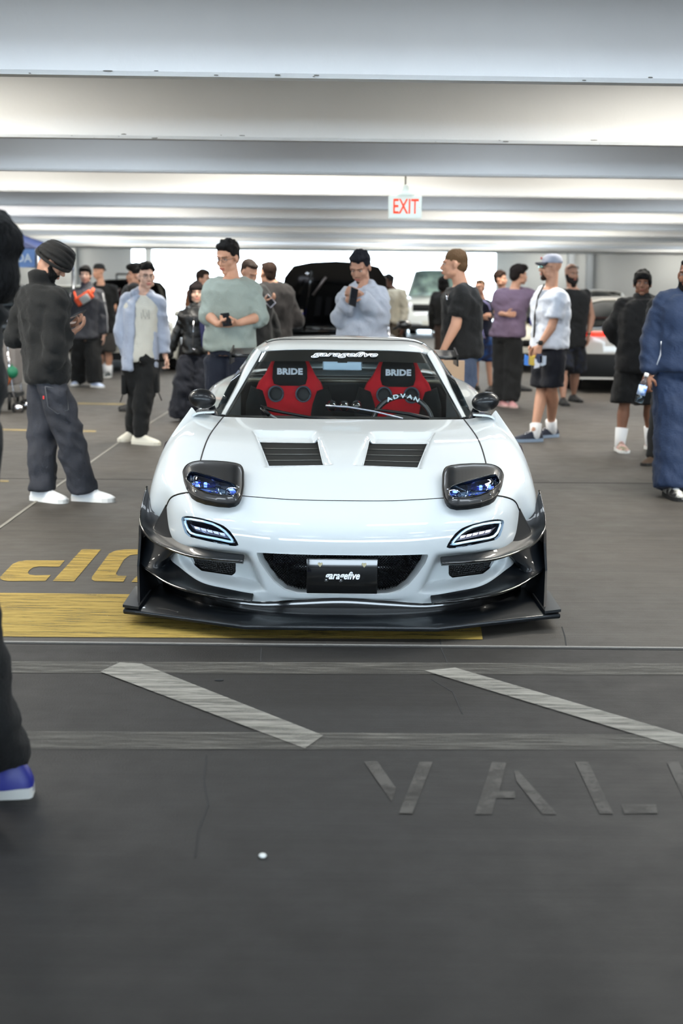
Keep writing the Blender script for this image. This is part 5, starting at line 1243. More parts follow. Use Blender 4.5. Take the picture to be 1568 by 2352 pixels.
# man in the white T-shirt and grey cap
s = person('bearded man in grey cap, white T-shirt and navy shorts, turned aside', 1.80, (1243, 1010), -62, 'fair', head=(1264, 614), hyaw=-80, hair=BRN, beard='goatee', build=1.12, glasses=False,
    joints=dict(hip=(1262, 792), sL=(1284, 684, -.15), sR=(1246, 676, .15), eL=(1266, 752, -.2), wL=(1240, 792, -.22), eR=(1236, 745, .15), wR=(1226, 790, .1), kL=(1267, 888, -.06), kR=(1244, 888, .06), footL=(1264, 1004), footR=(1226, 1014)),
    hand={'L': dict(d=(-.35, -.1, -.95), n=(.2, .8, -.1), c=.7)})
top(s, 't_shirt', cloth('white_tee', (.86, .88, .92), .85, .05), hem=-.06, infl=.032, sleeve='short', loose=1.04)
bottoms(s, 'shorts', cloth('navy_shorts', (.055, .075, .15)), 'knee', infl=.022)
cap_hat(s, mat('grey_cap', (.62, .64, .70), .8), mat('cap_brim_dark', (.20, .21, .25), .8), logo=mat('cap_red', (.62, .10, .14), .7))
shoes(s, mat('navy_runner', (.06, .10, .18), .6), mat('pale_blue_sole', (.55, .62, .70), .6), dirs=(-75, -60), sock=white_sock, laces=chrome, size=1.1, sock_z=.09)
o = MB().box(s.J['wL'] + Vector((0, -.025, .02)), (.042, .014, .046)).build('watch', blk_shoe, s.root, False); bevel(o, .005); MB().tube([s.J['wL'] + Vector((math.cos(a) * .032, math.sin(a) * .030, .02)) for a in np.linspace(0, 2 * PI, 17)], .007, 6).build('watch_strap', blk_shoe, s.root)
MB().tube([at(1250, 652, s.base.y - .10), at(1236, 680, s.base.y - .08), at(1228, 725, s.base.y - .06), at(1226, 775, s.base.y - .04)], .010, 6).build('backpack_strap', mat('dark_strap', (.22, .19, .16), .8), s.root)
t = thing('sunglasses', 'mirrored sunglasses worn under the grey cap', 'sunglasses', s.hl(0, .1, 0)); b = MB()
for sg in (1, -1): b.ell(s.hl(sg * .032, .098, .003), (.026, .004, .019), s.HM, 14, 8)
b.build('lenses', mat('mirror_lens', (.55, .85, .80), .05, .9), t); MB().tube([s.hl(-.056, .092, .008), s.hl(-.08, .03, .008), s.hl(-.081, -.01, 0)], .002, 5).tube([s.hl(.056, .092, .008), s.hl(.08, .03, .008), s.hl(.081, -.01, 0)], .002, 5).build('temples', blk_shoe, t)
# wrapped flags in his hand
c = at(1232, 828, s.base.y - .24); t = thing('snack_packet', 'crumpled blue, yellow and white packet held by the bearded man in the cap', 'packet', c)
random.seed(3)
for (px_, py_), nm, cl in (((1210, 827), 'blue_wrapper', (.20, .50, .88)), ((1220, 828), 'yellow_wrapper', (.80, .68, .22)), ((1233, 834), 'white_wrapper', (.85, .86, .9)), ((1246, 828), 'clear_wrapper', (.70, .74, .80)), ((1238, 822), 'navy_print', (.10, .14, .28))):
    q = at(px_, py_, s.base.y - .25); b = MB(); b.loft([[q + Vector((x_ * .028 + random.uniform(-.008, .008), y_ * .012, z_ * .045 + random.uniform(-.01, .01))) for x_, z_ in ((-1, -1), (0, -1.2), (1, -.9), (1.1, 0), (.9, 1), (0, .9), (-1, 1.1), (-1.1, 0))] for y_ in (-1, 1)]); b.build(nm, mat(nm, cl, .35), t, False)
for q, cl in (((1297, 745), (.15, .4, .3)), ((1299, 732), (.55, .2, .3)), ((1296, 758), (.4, .6, .5))):
    pass

# bearded man in the black tank top
plaid = mat('dark_plaid', (.05, .07, .13), .9, var=(16, (.02, .025, .04), .05))
s = person('bald bearded man with tattooed arm in black tank top and plaid shorts', 1.84, (1308, 926), 12, 'tan', head=(1312, 628), hyaw=24, pitch=6, hair=BLD, beard='long', bhair=('dark_beard', (.10, .08, .08)), near=False, build=1.2,
    joints=dict(hip=(1306, 790), sR=(1282, 676), sL=(1345, 676), eL=(1358, 728, 0), wL=(1352, 770, -.05), eR=(1276, 730), wR=(1276, 770), footR=(1292, 930), footL=(1316, 922)))
top(s, 'tank_top', cloth('black_tank', (.04, .05, .07)), hem=-.06, infl=.030, sleeve='none')
bottoms(s, 'shorts', plaid, 'knee', infl=.034, wide=1.1)
shoes(s, blk_shoe, dark_sole, size=1.05)
MB().tube([s.hl(-.078, .02, .06), s.hl(-.04, .068, .088), s.hl(.04, .068, .088), s.hl(.078, .02, .06)], .006, 6).build('raised_sunglasses', blk_shoe, s.root)
MB().tube([s.J['wL'] + Vector((math.cos(a) * .034, math.sin(a) * .034, .02)) for a in np.linspace(0, 2 * PI, 15)], .008, 6).build('wristband', blk_shoe, s.root)

# young man in black pullover and shorts
s = person('young man in black pullover and shorts with white socks and green sneakers', 1.68, (1456, 1034), -8, 'brown', head=(1475, 652), hyaw=-12, pitch=-4, hair=BLK, style='fringe', build=1.14,
    joints=dict(hip=(1462, 838), sR=(1432, 704), sL=(1512, 702), eR=(1402, 756, .08), wR=(1432, 800, .20), eL=(1528, 765, .05), wL=(1512, 825, .10), kR=(1434, 925), kL=(1490, 925), footR=(1423, 1036), footL=(1493, 1032)))
top(s, 'pullover', cloth('black_pullover', (.035, .04, .06)), hem=-.10, infl=.034, collar=.020, amp=.012)
bottoms(s, 'shorts', cloth('black_shorts', (.03, .035, .05)), 'knee', infl=.030, wide=1.1)
shoes(s, mat('olive_pink_shoe', (.36, .40, .26), .6, var=(14, (.78, .62, .60), .12)), white_sole, dirs=(5, 10), sock=white_sock, sock_z=.17, laces=mat('pink_lace', (.85, .68, .66), .7), size=1.05)

# man in the blue tracksuit
s = person('man in blue tracksuit with black and white trainers carrying a water bottle', 1.74, (1556, 1138), -14, 'brown', head=(1583, 632), hyaw=-30, hair=BLK, style='crop', beard='full', build=1.25,
    joints=dict(hip=(1572, 848), sR=(1528, 696), sL=(1632, 700), eR=(1497, 782, .02), wR=(1487, 858, -.04), eL=(1660, 785), wL=(1664, 860), kR=(1548, 1000), kL=(1596, 1000, .1), footR=(1540, 1142), footL=(1592, 1120)),
    hand={'R': dict(d=(-.15, -.1, -1), n=(.5, .7, 0), c=.75)})
blue_t = cloth('blue_tracksuit', (.045, .19, .335), .8)
top(s, 'track_top', blue_t, hem=-.02, infl=.040, collar=.018, amp=.009); bottoms(s, 'track_trousers', blue_t, infl=.045, wide=1.15, flare=1.15, amp=.009)
MB().tube([at(1518, 784, s.base.y - .26), at(1516, 815, s.base.y - .26), at(1508, 838, s.base.y - .25)], .005, 6).build('zip', mat('zip_white', (.75, .78, .82), .5), s.root)
shoes(s, mat('white_black_trainer', (.78, .78, .76), .6, var=(11, (.06, .06, .07), .06)), dark_sole, dirs=(8, 30), size=1.12, laces=white_shoe)
c = at(1475, 893, s.base.y - .11); t = thing('water_bottle', 'clear plastic water bottle with blue label held by the man in the blue tracksuit', 'bottle', c)
ax = Vector((.22, -.1, 1)).normalized(); clr = glass('bottle_plastic', (.86, .92, .97), rough=.05)
prof = [(-.105, .020), (-.10, .031), (-.06, .031), (-.055, .029), (-.01, .031), (.03, .031), (.06, .020), (.078, .013), (.095, .013)]
b = MB(); rb = ax.cross(Vector((0, 1, 0))).normalized(); rc = ax.cross(rb)
b.loft([[c + ax * t_ + rb * math.cos(a) * r_ + rc * math.sin(a) * r_ for a in np.linspace(0, 2 * PI, 19)[:-1]] for t_, r_ in prof]); b.build('bottle_body', clr, t)
b = MB(); b.rcone(c - ax * .045, c + ax * .025, .0316, .0316, 18, True, True); b.build('bottle_label', mat('blue_label', (.20, .42, .78), .4, var=(20, (.75, .82, .9), .08)), t)
b = MB(); b.rcone(c + ax * .092, c + ax * .118, .016, .016, 16, True, True); b.build('bottle_cap', white_shoe, t)
# someone hidden behind him
s = person('person in dark clothes and brown boots almost hidden behind the blue tracksuit', 1.70, (1535, 1066), 10, 'tan', head=(1600, 640), hair=BLK, style='short', near=False, joints=dict(footR=(1502, 1066)))
top(s, 'jacket', cloth('black_pullover', 0)); bottoms(s, 'trousers', cloth('black_cotton', 0)); shoes(s, mat('brown_boot', (.22, .15, .08), .7), dark_sole, dirs=(-40, 10))

# young man in the striped grey jacket with the orange bag
s = person('young man in grey hooded top with white arm stripes and orange chest bag', 1.77, (204, 888), 12, 'pale', head=(196, 632), hyaw=4, hair=BLK, style='wavy', near=False, build=1.08,
    joints=dict(hip=(197, 772), sR=(172, 676), sL=(226, 676), eR=(158, 722), wR=(158, 765), eL=(236, 722), wL=(238, 768), footL=(218, 889), footR=(180, 884)))
top(s, 'hooded_top', cloth('mid_grey_fleece', (.34, .34, .36)), hem=-.04, infl=.036, hood=True, collar=.012)
for n_ in 'RL':
    S, E, W = s.J['s' + n_], s.J['e' + n_], s.J['w' + n_]; sg = 1 if n_ == 'R' else -1
    for q in (-.014, .014): MB().tube([p + s.r * sg * .058 + s.f * (.045 + q) for p in (S + Vector((0, 0, .02)), S.lerp(E, .5), E, E.lerp(W, .5), E.lerp(W, .9))], .006, 5).build('sleeve_stripe', mat('stripe_white', (.78, .78, .78), .8), s.root)
bottoms(s, 'trousers', cloth('black_cotton', 0), infl=.034, wide=1.1, flare=1.2)
shoes(s, mat('white_blue_shoe', (.70, .75, .85), .5), white_sole, dirs=(-15, 45))
c = at(193, 685, s.base.y - .20); t = thing('chest_bag', 'orange and white zip bag worn across the grey hooded top', 'bag', c)
ro = Matrix.Rotation(math.radians(-33), 3, 'Y'); o = MB().box(c, (.27, .07, .13), ro).build('bag_body', mat('orange_nylon', (.92, .33, .14), .6), t, False); bevel(o, .02, 3)
o = MB().box(c + Vector((.02, -.04, -.01)), (.14, .02, .11), ro).build('bag_pocket', mat('grey_nylon', (.70, .70, .68), .7), t, False); bevel(o, .008)
MB().tube([c + Vector((-.10, 0, -.06)), at(170, 670, s.base.y - .1)], .012, 5).tube([c + Vector((.12, 0, .08)), at(214, 664, s.base.y - .1)], .022, 6).build('bag_strap', mat('orange_nylon', 0), t)

# man with black cap behind him
s = person('man in backwards black cap, black T-shirt and grey shorts behind the striped grey top', 1.78, (246, 866), -10, 'fair', head=(226, 624), hyaw=-35, hair=BLK, near=False, build=1.12,
    joints=dict(hip=(238, 760), sL=(260, 665), sR=(205, 665), eL=(262, 706), wL=(254, 740), footL=(250, 866), footR=(234, 862)))
cap_hat(s, mat('black_cap', (.05, .05, .06), .8), mat('black_cap', 0), back=True)
top(s, 't_shirt', cloth('black_tee', 0), hem=-.02, infl=.03, sleeve='short'); bottoms(s, 'shorts', cloth('grey_shorts', (.27, .26, .25)), 'knee', infl=.026); shoes(s, mat('grey_trainer', (.22, .24, .24), .7), white_sole, sock=white_sock)

def simple(label, H, feet, yaw, skin, hair, style, topc, botc, hyaw=None, head=None, pitch=0, joints={}, sleeve='long', build=1.0, beard=None, hand={}):
    s = person(label, H, feet, yaw, skin, head=head, hyaw=hyaw, pitch=pitch, hair=hair, style=style, near=False, joints=joints, build=build, beard=beard, hand=hand)
    top(s, 'shirt' if sleeve == 'short' else 'jacket', cloth(*topc), hem=-.06, infl=.028, sleeve=sleeve); bottoms(s, 'trousers', cloth(*botc)); shoes(s, blk_shoe, dark_sole); return s
simple('person with tousled dark hair just behind the man in the pale blue jacket', 1.80, (310, 0, 17.0), -80, 'tan', BLK, 'curly', ('dark_hoodie', (.06, .06, .08)), ('black_cotton', 0), head=(312, 632))
simple('person in orange-brown top behind the woman in the leather jacket', 1.72, (462, 0, 19.0), 60, 'fair', BRN, 'short', ('ochre_top', (.45, .30, .18)), ('dark_shorts', 0), head=(468, 642))
s = simple('young man in dark jacket holding out a white phone beside the sage sweater', 1.76, (586, 0, 14.2), 40, 'fair', BRN, 'crop', ('charcoal_knit', (.10, .11, .12)), ('black_cotton', 0), hyaw=40, head=(573, 626), pitch=30,
   joints=dict(wR=(604, 696, -.25), eR=(588, 720, -.1), sR=(560, 672), sL=(598, 668, .1)), hand={'R': dict(d=(.8, -.2, .3), n=(0, .3, 1), c=.6)})
phone(at(618, 691, s.base.y - .30), (.6, 0, .6), (-.4, .5, .5), 'white phone held between the sage sweater and the dark brown jacket', col=(.85, .84, .9))
simple('man in long dark brown jacket seen from behind, beside the raised black bonnet', 1.80, (626, 0, 15.2), 205, 'fair', BRN, 'crop', ('brown_black_jacket', (.15, .13, .13)), ('black_cotton', 0), hyaw=215, head=(615, 628), build=1.14, joints=dict(sL=(604, 664), sR=(648, 664), wR=(640, 742), wL=(610, 742)))
simple('person in black leaning at the edge of the raised black bonnet', 1.76, (676, 0, 24.5), 70, 'tan', BRN, 'short', ('black_jacket_far', (.05, .055, .06)), ('black_cotton', 0), head=(686, 644))
simple('man in loose white shirt and beige trousers far behind the grey hoodie', 1.74, (898, 0, 24.0), -40, 'deep', BLK, 'short', ('white_loose_shirt', (.80, .78, .72)), ('beige_trousers', (.42, .38, .32)), head=(890, 648), hyaw=-50)
simple('person in black with long dark hair far behind the black T-shirt', 1.68, (1016, 0, 24.0), 160, 'deep', BLK, 'bob', ('black_jacket_far', 0), ('brown_trousers', (.30, .23, .20)), head=(1018, 652))

# figure at the left edge of the frame, walking out of it, dressed in black
s = person('person all in black walking out of view in high blue sneakers', 1.64, (-40, 1850), -78, 'tan', head=(-42, 592), hyaw=-80, hair=BLK, style='bob', build=.95, hk=1.0,
    joints=dict(hip=(-125, 1120), sL=(-118, 770, -.14), sR=(-98, 770, .14), eL=(-118, 930, -.2), wL=(-140, 1080, -.2), eR=(-100, 930, .16), wR=(-130, 1080, .16), kL=(-72, 1440, -.05), kR=(-140, 1420, .1), footL=(14, 1826), footR=(-78, 1915)))
top(s, 'padded_jacket', cloth('black_padding', (.010, .014, .02), .9, sheen=0), hem=-.35, infl=.040, hood=True, collar=.02, amp=.014)
bottoms(s, 'trousers', cloth('black_legging', (.008, .01, .014), sheen=0), infl=.022, flare=1.05, hem_up=.05)
shoes(s, mat('royal_blue_leather', (.04, .09, .45), .45), mat('off_white_sole', (.72, .72, .70), .6), dirs=(-80, -85), high=True, size=1.12)
# ------------------------------------------------------------------ other vehicles and things further back
def vehicle(label, pos, yaw, colour, L=4.4, W=1.82, H=1.36, lights='front', open_hood=False, lamp=None, trim=None, suv=False, kind='car', engine=None, under=None):
    """front of the vehicle points along unit(yaw); pos is the centre of its near end on the ground"""
    f = unit(yaw); near = Vector(pos); near.z = 0; fwd = f if lights == 'front' else -f
    c = near - fwd * L / 2; r = f.cross(Vector((0, 0, 1))); up = Vector((0, 0, 1))
    root = thing('suv' if suv else 'parked_car', label, kind, c); body_m = mat('car_paint_' + label[:22].replace(' ', '_'), colour, .35, coat=.8)
    w_ = lambda x, y, z: c + r * x + f * y + up * z
    hoodz = 1.14 if suv else .74; beltz = 1.24 if suv else .90; sill = .32 if suv else .18; g_ = MB(); rows = []
    prof = [(-.5, .62 if suv else .55, beltz - .12), (-.495, .9, beltz - .02), (-.46, 1.0, beltz + .02), (-.30, 1.0, beltz), (-.05, 1.0, beltz - .02), (.13, 1.0, beltz - .04), (.20, .98, hoodz + .06), (.40, .96, hoodz - .02), (.47, .88, hoodz - .10), (.495, .78, hoodz - .22), (.5, .72, .45)]
    for t, kx, zt in prof:
        y = t * L; hw = W / 2 * kx; zb = sill if abs(t) < .46 else sill + .06
        rows.append([w_(-hw * .96, y, zb), w_(-hw, y, (zb + zt) * .5), w_(-hw * .97, y, zt - .07), w_(-hw * .84, y, zt), w_(0, y, zt + .025), w_(hw * .84, y, zt), w_(hw * .97, y, zt - .07), w_(hw, y, (zb + zt) * .5), w_(hw * .96, y, zb)])
    if open_hood:
        g_.loft([q for q in rows[:7]], close=True); g_.loft([[rows[i][j] for j in (0, 1, 2, 3)] + [rows[i][3] - r * 0 - up * .06] for i in range(6, 11)], close=True, cap=True); g_.loft([[rows[i][j] for j in (5, 6, 7, 8)] + [rows[i][5] - up * .06] for i in range(6, 11)], close=True, cap=True)
        g_.box(w_(0, L * .485, .42), (W * .75, .12, .36), Matrix((r, f, up)).transposed())
    else: g_.loft(rows, close=True)
    o = g_.build('body', body_m, root); creased(o, 50)
    gl = mat('car_glass_dark', (.05, .07, .08), .08, coat=1) if not suv else mat('car_glass_reflecting', (.36, .42, .42), .12, coat=1, var=(2.5, (.60, .70, .66), .1))  # suv glass has pale reflections painted into its colour
    def ring_(y, hw0, z0, hw1, z1): return [w_(-hw0, y, z0), w_(-hw1, y, z1), w_(-hw1 * .7, y, z1 + .04), w_(0, y, z1 + .05), w_(hw1 * .7, y, z1 + .04), w_(hw1, y, z1), w_(hw0, y, z0)]
    zr = H - .05; hb = W / 2 * .86; ht = W / 2 * .66; ys = (-.44, -.30, -.05, .03, .21) if not suv else (-.47, -.43, 0, .10, .2)
    rr = [ring_(ys[0] * L, hb * .9, beltz, hb * .85, beltz + .03), ring_(ys[1] * L, hb, beltz, ht, zr - .02), ring_(ys[2] * L, hb, beltz, ht, zr), ring_(ys[3] * L, hb, beltz - .02, ht * .98, zr - .02), ring_(ys[4] * L, hb * .98, beltz - .04, hb * .93, beltz)]
    b = MB(); b.loft(rr); o = b.build('windows', gl, root); creased(o, 25)
    b = MB(); b.loft([[p + up * .012 for p in q[1:6]] for q in rr[1:4]], close=False, cap=False); o = b.build('roof', body_m, root); solid(o, .02, 1)
    for i_, sg in ((1, -1), (5, 1)):
        for a_, b_ in ((0, 1), (3, 4), (1, 3)): MB().tube([rr[a_][i_] + up * .005, rr[b_][i_] + up * .005], .028, 6).build('pillar', body_m, root)
    for sg in (-1, 1):
        for t in (.33, -.31):
            wc = w_(sg * (W / 2 - .11), t * L, .36 if suv else .32); rad = .37 if suv else .32
            b = MB(); b.disc(wc, r, rad, .22, 24); o = b.build('tyre', rubber, root); creased(o)
            b = MB(); b.disc(wc + r * sg * .10, r, rad * .62, .04, 20); q = b.build('wheel_rim', alloy, o)
        m_ = w_(sg * (W / 2 + .08), L * .16, beltz + .06); b = MB(); b.ell(m_, (.11, .08, .07), None, 12, 8); b.tube([m_, w_(sg * (W / 2 - .08), L * .16, beltz)], .02, 6); b.build('side_mirror', trim or body_m, root)
    rot = Matrix((r, f, up)).transposed(); fy = L * .49
    if lights == 'front':
        lm = mat('head_lamp', (.85, .87, .92), .15, coat=1, emit=((.9, .9, 1), .6))
        for sg in (-1, 1): o = MB().box(w_(sg * W * .36, fy - .02, hoodz - .19), (.34, .14, .11), rot).build('headlight', lm, root, False); bevel(o, .03)
        o = MB().box(w_(0, fy + .02, hoodz - .27 if suv else .50), (W * .52, .06, .20 if suv else .13), rot).build('grille', black, root, False); bevel(o, .02)
        MB().box(w_(0, fy + .01, .30 if suv else .27), (W * .72, .08, .12), rot).build('lower_intake', black, root, False)
        MB().box(w_(0, fy + .055, .44), (.45, .02, .12), rot).build('plate', mat('plate_pale', (.7, .7, .66), .6), root, False)
    else:
        rl = mat('tail_lamp', (.9, .12, .08), .3, emit=((1.0, .16, .06), 3.5)); by = -L * .495
        for sg in (-1, 1): o = MB().box(w_(sg * W * .345, by - .005, beltz - .055), (.46, .10, .055), rot).build('tail_lamp', rl, root, False); bevel(o, .015)
        o = MB().box(w_(0, by - .03, .38), (W * .93, .12, .36), rot).build('rear_diffuser', black, root, False); bevel(o, .03)
        MB().box(w_(0, by - .07, .215), (W * .94, .10, .03), rot).build('lower_lip', body_m, root, False)
        MB().box(w_(0, by - .05, .66), (.40, .02, .12), rot).build('plate', mat('plate_pale', 0), root, False)
        b = MB(); b.loft([[w_(x_, by + .26 + q, beltz + .12 + z_) for q, z_ in ((0, 0), (-.22, .05), (-.23, .07), (0, .02))] for x_ in (-W * .44, W * .44)]); b.build('boot_spoiler', trim or body_m, root)
    if open_hood:
        MB().box(w_(0, L * .30, .50), (W * .7, L * .30, .25), rot).build('engine_bay', black, root, False)
        b = MB()
        for k in range(4): b.box(w_(-.25 + .17 * k, L * .30, .70), (.10, .35, .10), rot)
        b.box(w_(0, L * .22, .72), (W * .62, .08, .05), rot); b.build('engine_cover', engine or mat('engine_grey', (.3, .3, .32), .5, .5), root, False)
        hl_ = open_hood; hw = W * .40; rows = []
        hz0 = w_(0, L * .19, hoodz + .04); d = (up * math.sin(hl_) + f * math.cos(hl_)).normalized(); nrm = d.cross(r); Lh = L * .265
        out = [(-hw, 0), (-hw * 1.0, .45), (-hw * .93, .80), (-hw * .78, .95), (-hw * .45, 1.0), (0, 1.02), (hw * .45, 1.0), (hw * .78, .95), (hw * .93, .80), (hw, .45), (hw, 0)]
        P_ = [hz0 + r * x_ + d * (y_ * Lh) for x_, y_ in out]; hm = under or gloss_black
        o = MB().prism(P_, nrm * .035 if nrm.dot(f) < 0 else nrm * -.035).build('raised_hood', hm, root, False); bevel(o, .012)
        fr = MB(); ff = f if True else f
        for x_ in (-.55, .55): fr.tube([hz0 + r * hw * x_ + d * Lh * .08 + f * .02, hz0 + r * hw * x_ * .8 + d * Lh * .9 + f * .02], .018, 6)
        fr.tube([hz0 + r * -hw * .8 + d * Lh * .12 + f * .02, hz0 + r * hw * .8 + d * Lh * .12 + f * .02], .02, 6); fr.build('hood_brace', hm, o)
        MB().ell(hz0 + r * hw * .52 + d * Lh * .86 + f * .03, (.03, .02, .03)).build('hood_latch', chrome, o)
        MB().tube([hz0 + r * hw * .18 + d * Lh * .82 + f * .03, hz0 + r * hw * .40 + d * Lh * .58 + f * .03], .018, 6).build('hood_strut', mat('warm_grey_metal', (.5, .46, .45), .4, .5), o)
        MB().box(hz0 + r * hw * .66 + d * Lh * .28 + f * .045, (.13, .01, .11), rot).build('hood_sticker', mat('blue_sticker', (.12, .18, .80), .4, emit=((.1, .2, 1), .0)), o, False)
        MB().box(hz0 + r * hw * .66 + d * Lh * .36 + f * .045, (.12, .01, .04), rot).build('hood_sticker', mat('tan_sticker', (.6, .55, .52), .5), o, False)
        for sg in (-1, 1): MB().tube([w_(sg * W * .39, L * .36, hoodz), hz0 + r * sg * hw * .95 + d * Lh * .5], .012, 6).build('gas_strut', chrome, root)
    return root
vehicle('black coupe with its bonnet raised behind the white sports car', at(778, 900, 18.6), 4, (.03, .035, .05), W=1.86, H=1.26, open_hood=math.radians(60), lights='front')
vehicle('white off-road wagon standing at the bright far opening of the garage', at(986, 745, 41.0), -9, (.74, .75, .74), L=4.4, W=1.92, H=1.95, suv=True, kind='suv')
vehicle('white coupe with lit red tail lamps behind the man in the plaid shorts', at(1462, 870, 20.6), 176, (.78, .76, .72), W=1.90, H=1.34, lights='rear', trim=gloss_black)
vehicle('white sports car parked between the purple T-shirt and the white T-shirt', at(1262, 800, 25.5), -6, (.82, .80, .74), W=1.86, H=1.25, lights='front')
vehicle('white hatchback with raised black bonnet and pink engine bay, near the woman in leather', at(300, 805, 24.2), 12, (.84, .83, .78), W=1.80, H=1.30, open_hood=math.radians(40), engine=mat('pink_engine', (.90, .10, .42), .4), lights='front')
vehicle('pale car with dark windows behind the man in the backwards black cap', at(150, 760, 31), 8, (.66, .66, .62), W=1.84, H=1.40, lights='front')
vehicle('silver car far behind the brown jacket and the sage sweater', at(640, 725, 32), -6, (.74, .77, .82), W=1.85, H=1.45, lights='front')
vehicle('white van with dark wheels far behind the man in the loose white shirt', at(812, 740, 41), 12, (.86, .87, .86), L=4.9, W=1.95, H=2.0, suv=True, kind='van')
vehicle('dark saloon far behind the striped grey top', at(-30, 740, 36), 5, (.10, .12, .14), W=1.84, H=1.42)
vehicle('white car parked by the far wall behind the young man in the black pullover', at(1420, 735, 33), 4, (.80, .80, .78), W=1.84, H=1.42)
# clutter resting near the far right car
for px_, py_, nm, lb, cl, sz in ((1204, 725, 'spray_bottle', 'white and yellow bottle standing on the white sports car behind the crowd', (.82, .82, .70), (.07, .07, .26)), (1227, 727, 'storage_box', 'dark blue box on the white sports car behind the crowd', (.10, .14, .50), (.16, .12, .2))):
    c = at(px_, py_, 26.6); c.z = .80 + sz[2] / 2; t = thing(nm, lb, nm.split('_')[1], c); o = MB().box(c, sz).build('box_body' if 'box' in nm else 'bottle_body', mat(nm + '_col', cl, .5), t, False); bevel(o, .02)
    if 'bottle' in nm: MB().rcone(c + Vector((0, 0, .13)), c + Vector((0, 0, .18)), .015, .03, 10, True, True).build('nozzle', mat('yellow_nozzle', (.8, .75, .1), .5), t)
    else: MB().box(c + Vector((0, 0, .105)), (.17, .13, .02)).build('box_lid', mat('box_lid_blue', (.08, .1, .4), .5), t, False)

# cardboard box behind the rear wing
c = at(1030, 875, 11.15); c.z = .62; t = thing('display_board', 'plain brown cardboard panel leaning behind the rear wing of the white car', 'board', (c.x, c.y, 0))
o = MB().box((c.x + .0, c.y, .47), (.24, .03, .94), Matrix.Rotation(.03, 3, 'X')).build('panel', mat('cardboard', (.66, .56, .46), .8, var=(3, (.60, .50, .41), .3)), t, False); bevel(o, .004)
MB().tube([(c.x - .05, c.y + .02, .7), (c.x - .05, c.y + .22, 0)], .010, 6).build('prop', mat('cardboard', 0), t)

# canopy tent
cT = at(-10, 600, 19.6); tw = 1.25; zt = at(60, 612, 19.6).z; t = thing('canopy_tent', 'blue canopy tent with pale blue lettered valance beyond the man in the turban', 'tent', (cT.x, cT.y + 1, 0))
b1 = at(84, 572, 19.6); zb = b1.z; x1 = b1.x; x0 = x1 - 2.6; y0, y1 = 19.6, 22.2; ap = Vector(((x0 + x1) / 2 , (y0 + y1) / 2, zb + .62))
cn = [Vector((x0, y0, zb)), Vector((x1, y0, zb)), Vector((x1, y1, zb)), Vector((x0, y1, zb))]
b = MB()
for k in range(4):
    a, d_ = cn[k], cn[(k + 1) % 4]; ma, md = a.lerp(ap, .5) - Vector((0, 0, .06)), d_.lerp(ap, .5) - Vector((0, 0, .06)); b.add([a, d_, md, ma], [(0, 1, 2, 3)]); b.add([ma, md, ap], [(0, 1, 2)])
o = b.build('canopy_roof', mat('royal_blue_canvas', (.04, .15, .36), .8), t, False); solid(o, .01)
for k in range(4):
    a, d_ = cn[k], cn[(k + 1) % 4]; b = MB(); n = 12
    b.loft([[a.lerp(d_, q / n) + Vector((0, 0, 0)) for q in range(n + 1)], [a.lerp(d_, q / n) + Vector((0, -.01 * math.sin(q * 2), -(zb - zt) - .012 * math.sin(q * 1.3))) for q in range(n + 1)]], cap=False, close=False); o = b.build('valance', mat('pale_blue_canvas', (.46, .58, .78), .8), t); solid(o, .008)
tm = text_mesh('valance_lettering', 'USBDA', .155, .001, sx=.95, offset=.004); put(tm, frame(Vector((x1 - .30, y0 - .02, (zb + zt) / 2 - .01)), (1, 0, 0), (0, 0, 1))); obj('valance_lettering', tm, mat('valance_white', (.85, .88, .9), .8), t)
for a in cn: MB().tube([a, (a.x, a.y, 0)], .025, 8).build('tent_leg', alloy, t)

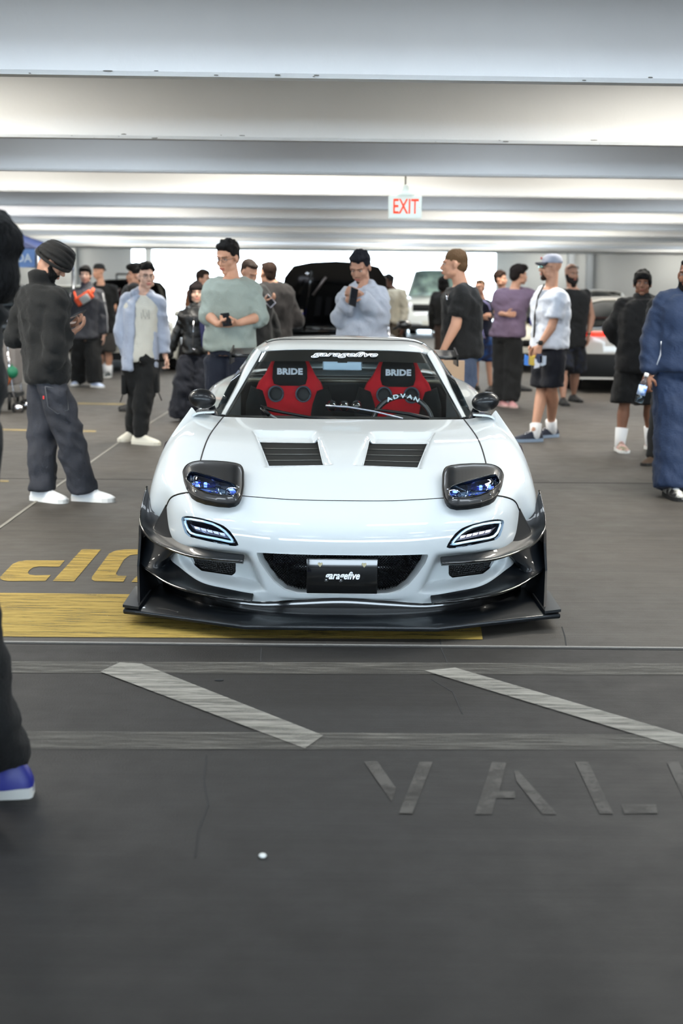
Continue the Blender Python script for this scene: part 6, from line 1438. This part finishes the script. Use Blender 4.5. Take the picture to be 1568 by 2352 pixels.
# pushchair beyond the man in the turban
g0 = gnd(40, 948); t = thing('pushchair', 'folding pushchair with grey cloth and chrome tubes beyond the man in the turban', 'pushchair', g0); Yg = g0.y
wc = at(41, 938, Yg); b = MB()
for dy in (0, .42):
    for dx in (0, -.42):
        c = wc + Vector((dx, dy, 0)); b = MB(); b.tube([c + Vector((math.cos(a) * .066, 0, math.sin(a) * .066)) for a in np.linspace(0, 2 * PI, 21)], .011, 8); o = b.build('wheel', rubber, t)
        b = MB(); b.disc(c, (0, 1, 0), .055, .02, 20); b.build('hub', chrome, o)
for dy in (0, .42): 
    MB().tube([at(16, 790, Yg) + Vector((0, dy, 0)), at(22, 845, Yg) + Vector((0, dy, 0)), at(30, 900, Yg) + Vector((0, dy, 0)), wc + Vector((-.02, dy, .02))], .012, 8).build('frame_tube', chrome, t)
    MB().tube([at(22, 905, Yg) + Vector((0, dy, 0)), at(22, 948, Yg) + Vector((0, dy, .03))], .02, 8).build('front_strut', black, t)
gc = mat('grey_cloth_bag', (.46, .44, .43), .85, bump=(12, .5)); b = MB(); q0 = at(22, 800, Yg + .2); b.loft([[q0 + Vector((x_ * (1 - .1 * abs(z_)), y_, z_)) for x_, y_ in ((-.12, -.15), (.10, -.15), (.12, .15), (-.14, .15))] for z_ in (.10, -.1, -.3, -.42)]); o = b.build('cloth_cover', gc, t, False); bevel(o, .03)
MB().box(at(8, 905, Yg + .2), (.40, .40, .05)).build('seat_base', black, t, False)
c = at(28, 855, Yg - .03); t = thing('green_ball', 'green ball hanging on the pushchair frame', 'ball', c); b = MB(); b.ell(c, (.068, .068, .072), None, 20, 12); b.build('ball_body', mat('green_rubber', (.04, .40, .28), .6), t); b = MB(); b.rcone(c + Vector((0, 0, .065)), c + Vector((0, 0, .09)), .012, .006, 8); b.build('ball_neck', mat('green_rubber', 0), t)
c = at(15, 877, Yg - .02); t = thing('orange_toy', 'orange cloth toy on the pushchair below the green ball', 'toy', c); om = mat('orange_plush', (.70, .36, .15), .9); b = MB(); b.ell(c, (.035, .035, .085), Matrix.Rotation(.7, 3, 'Y'), 14, 9); b.build('toy_body', om, t); b = MB(); b.ell(c + Vector((-.05, 0, -.07)), (.03, .03, .03)); b.build('toy_head', om, t)

# small litter on the aisle floor
g0 = gnd(603, 1970); t = tag(MB().ell(g0 + Vector((0, 0, .006)), (.011, .009, .007), None, 10, 7).build('paper_wad', mat('white_paper', (.85, .85, .83), .7)), 'tiny white wad of paper lying on the dark floor in front', 'litter')
g0 = gnd(503, 1563); t = tag(MB().ell(g0 + Vector((0, 0, .002)), (.018, .012, .004), None, 12, 7).build('pebble', mat('dark_pebble', (.10, .10, .10), .9)), 'small dark pebble on the floor beside the diagonal white line', 'pebble')
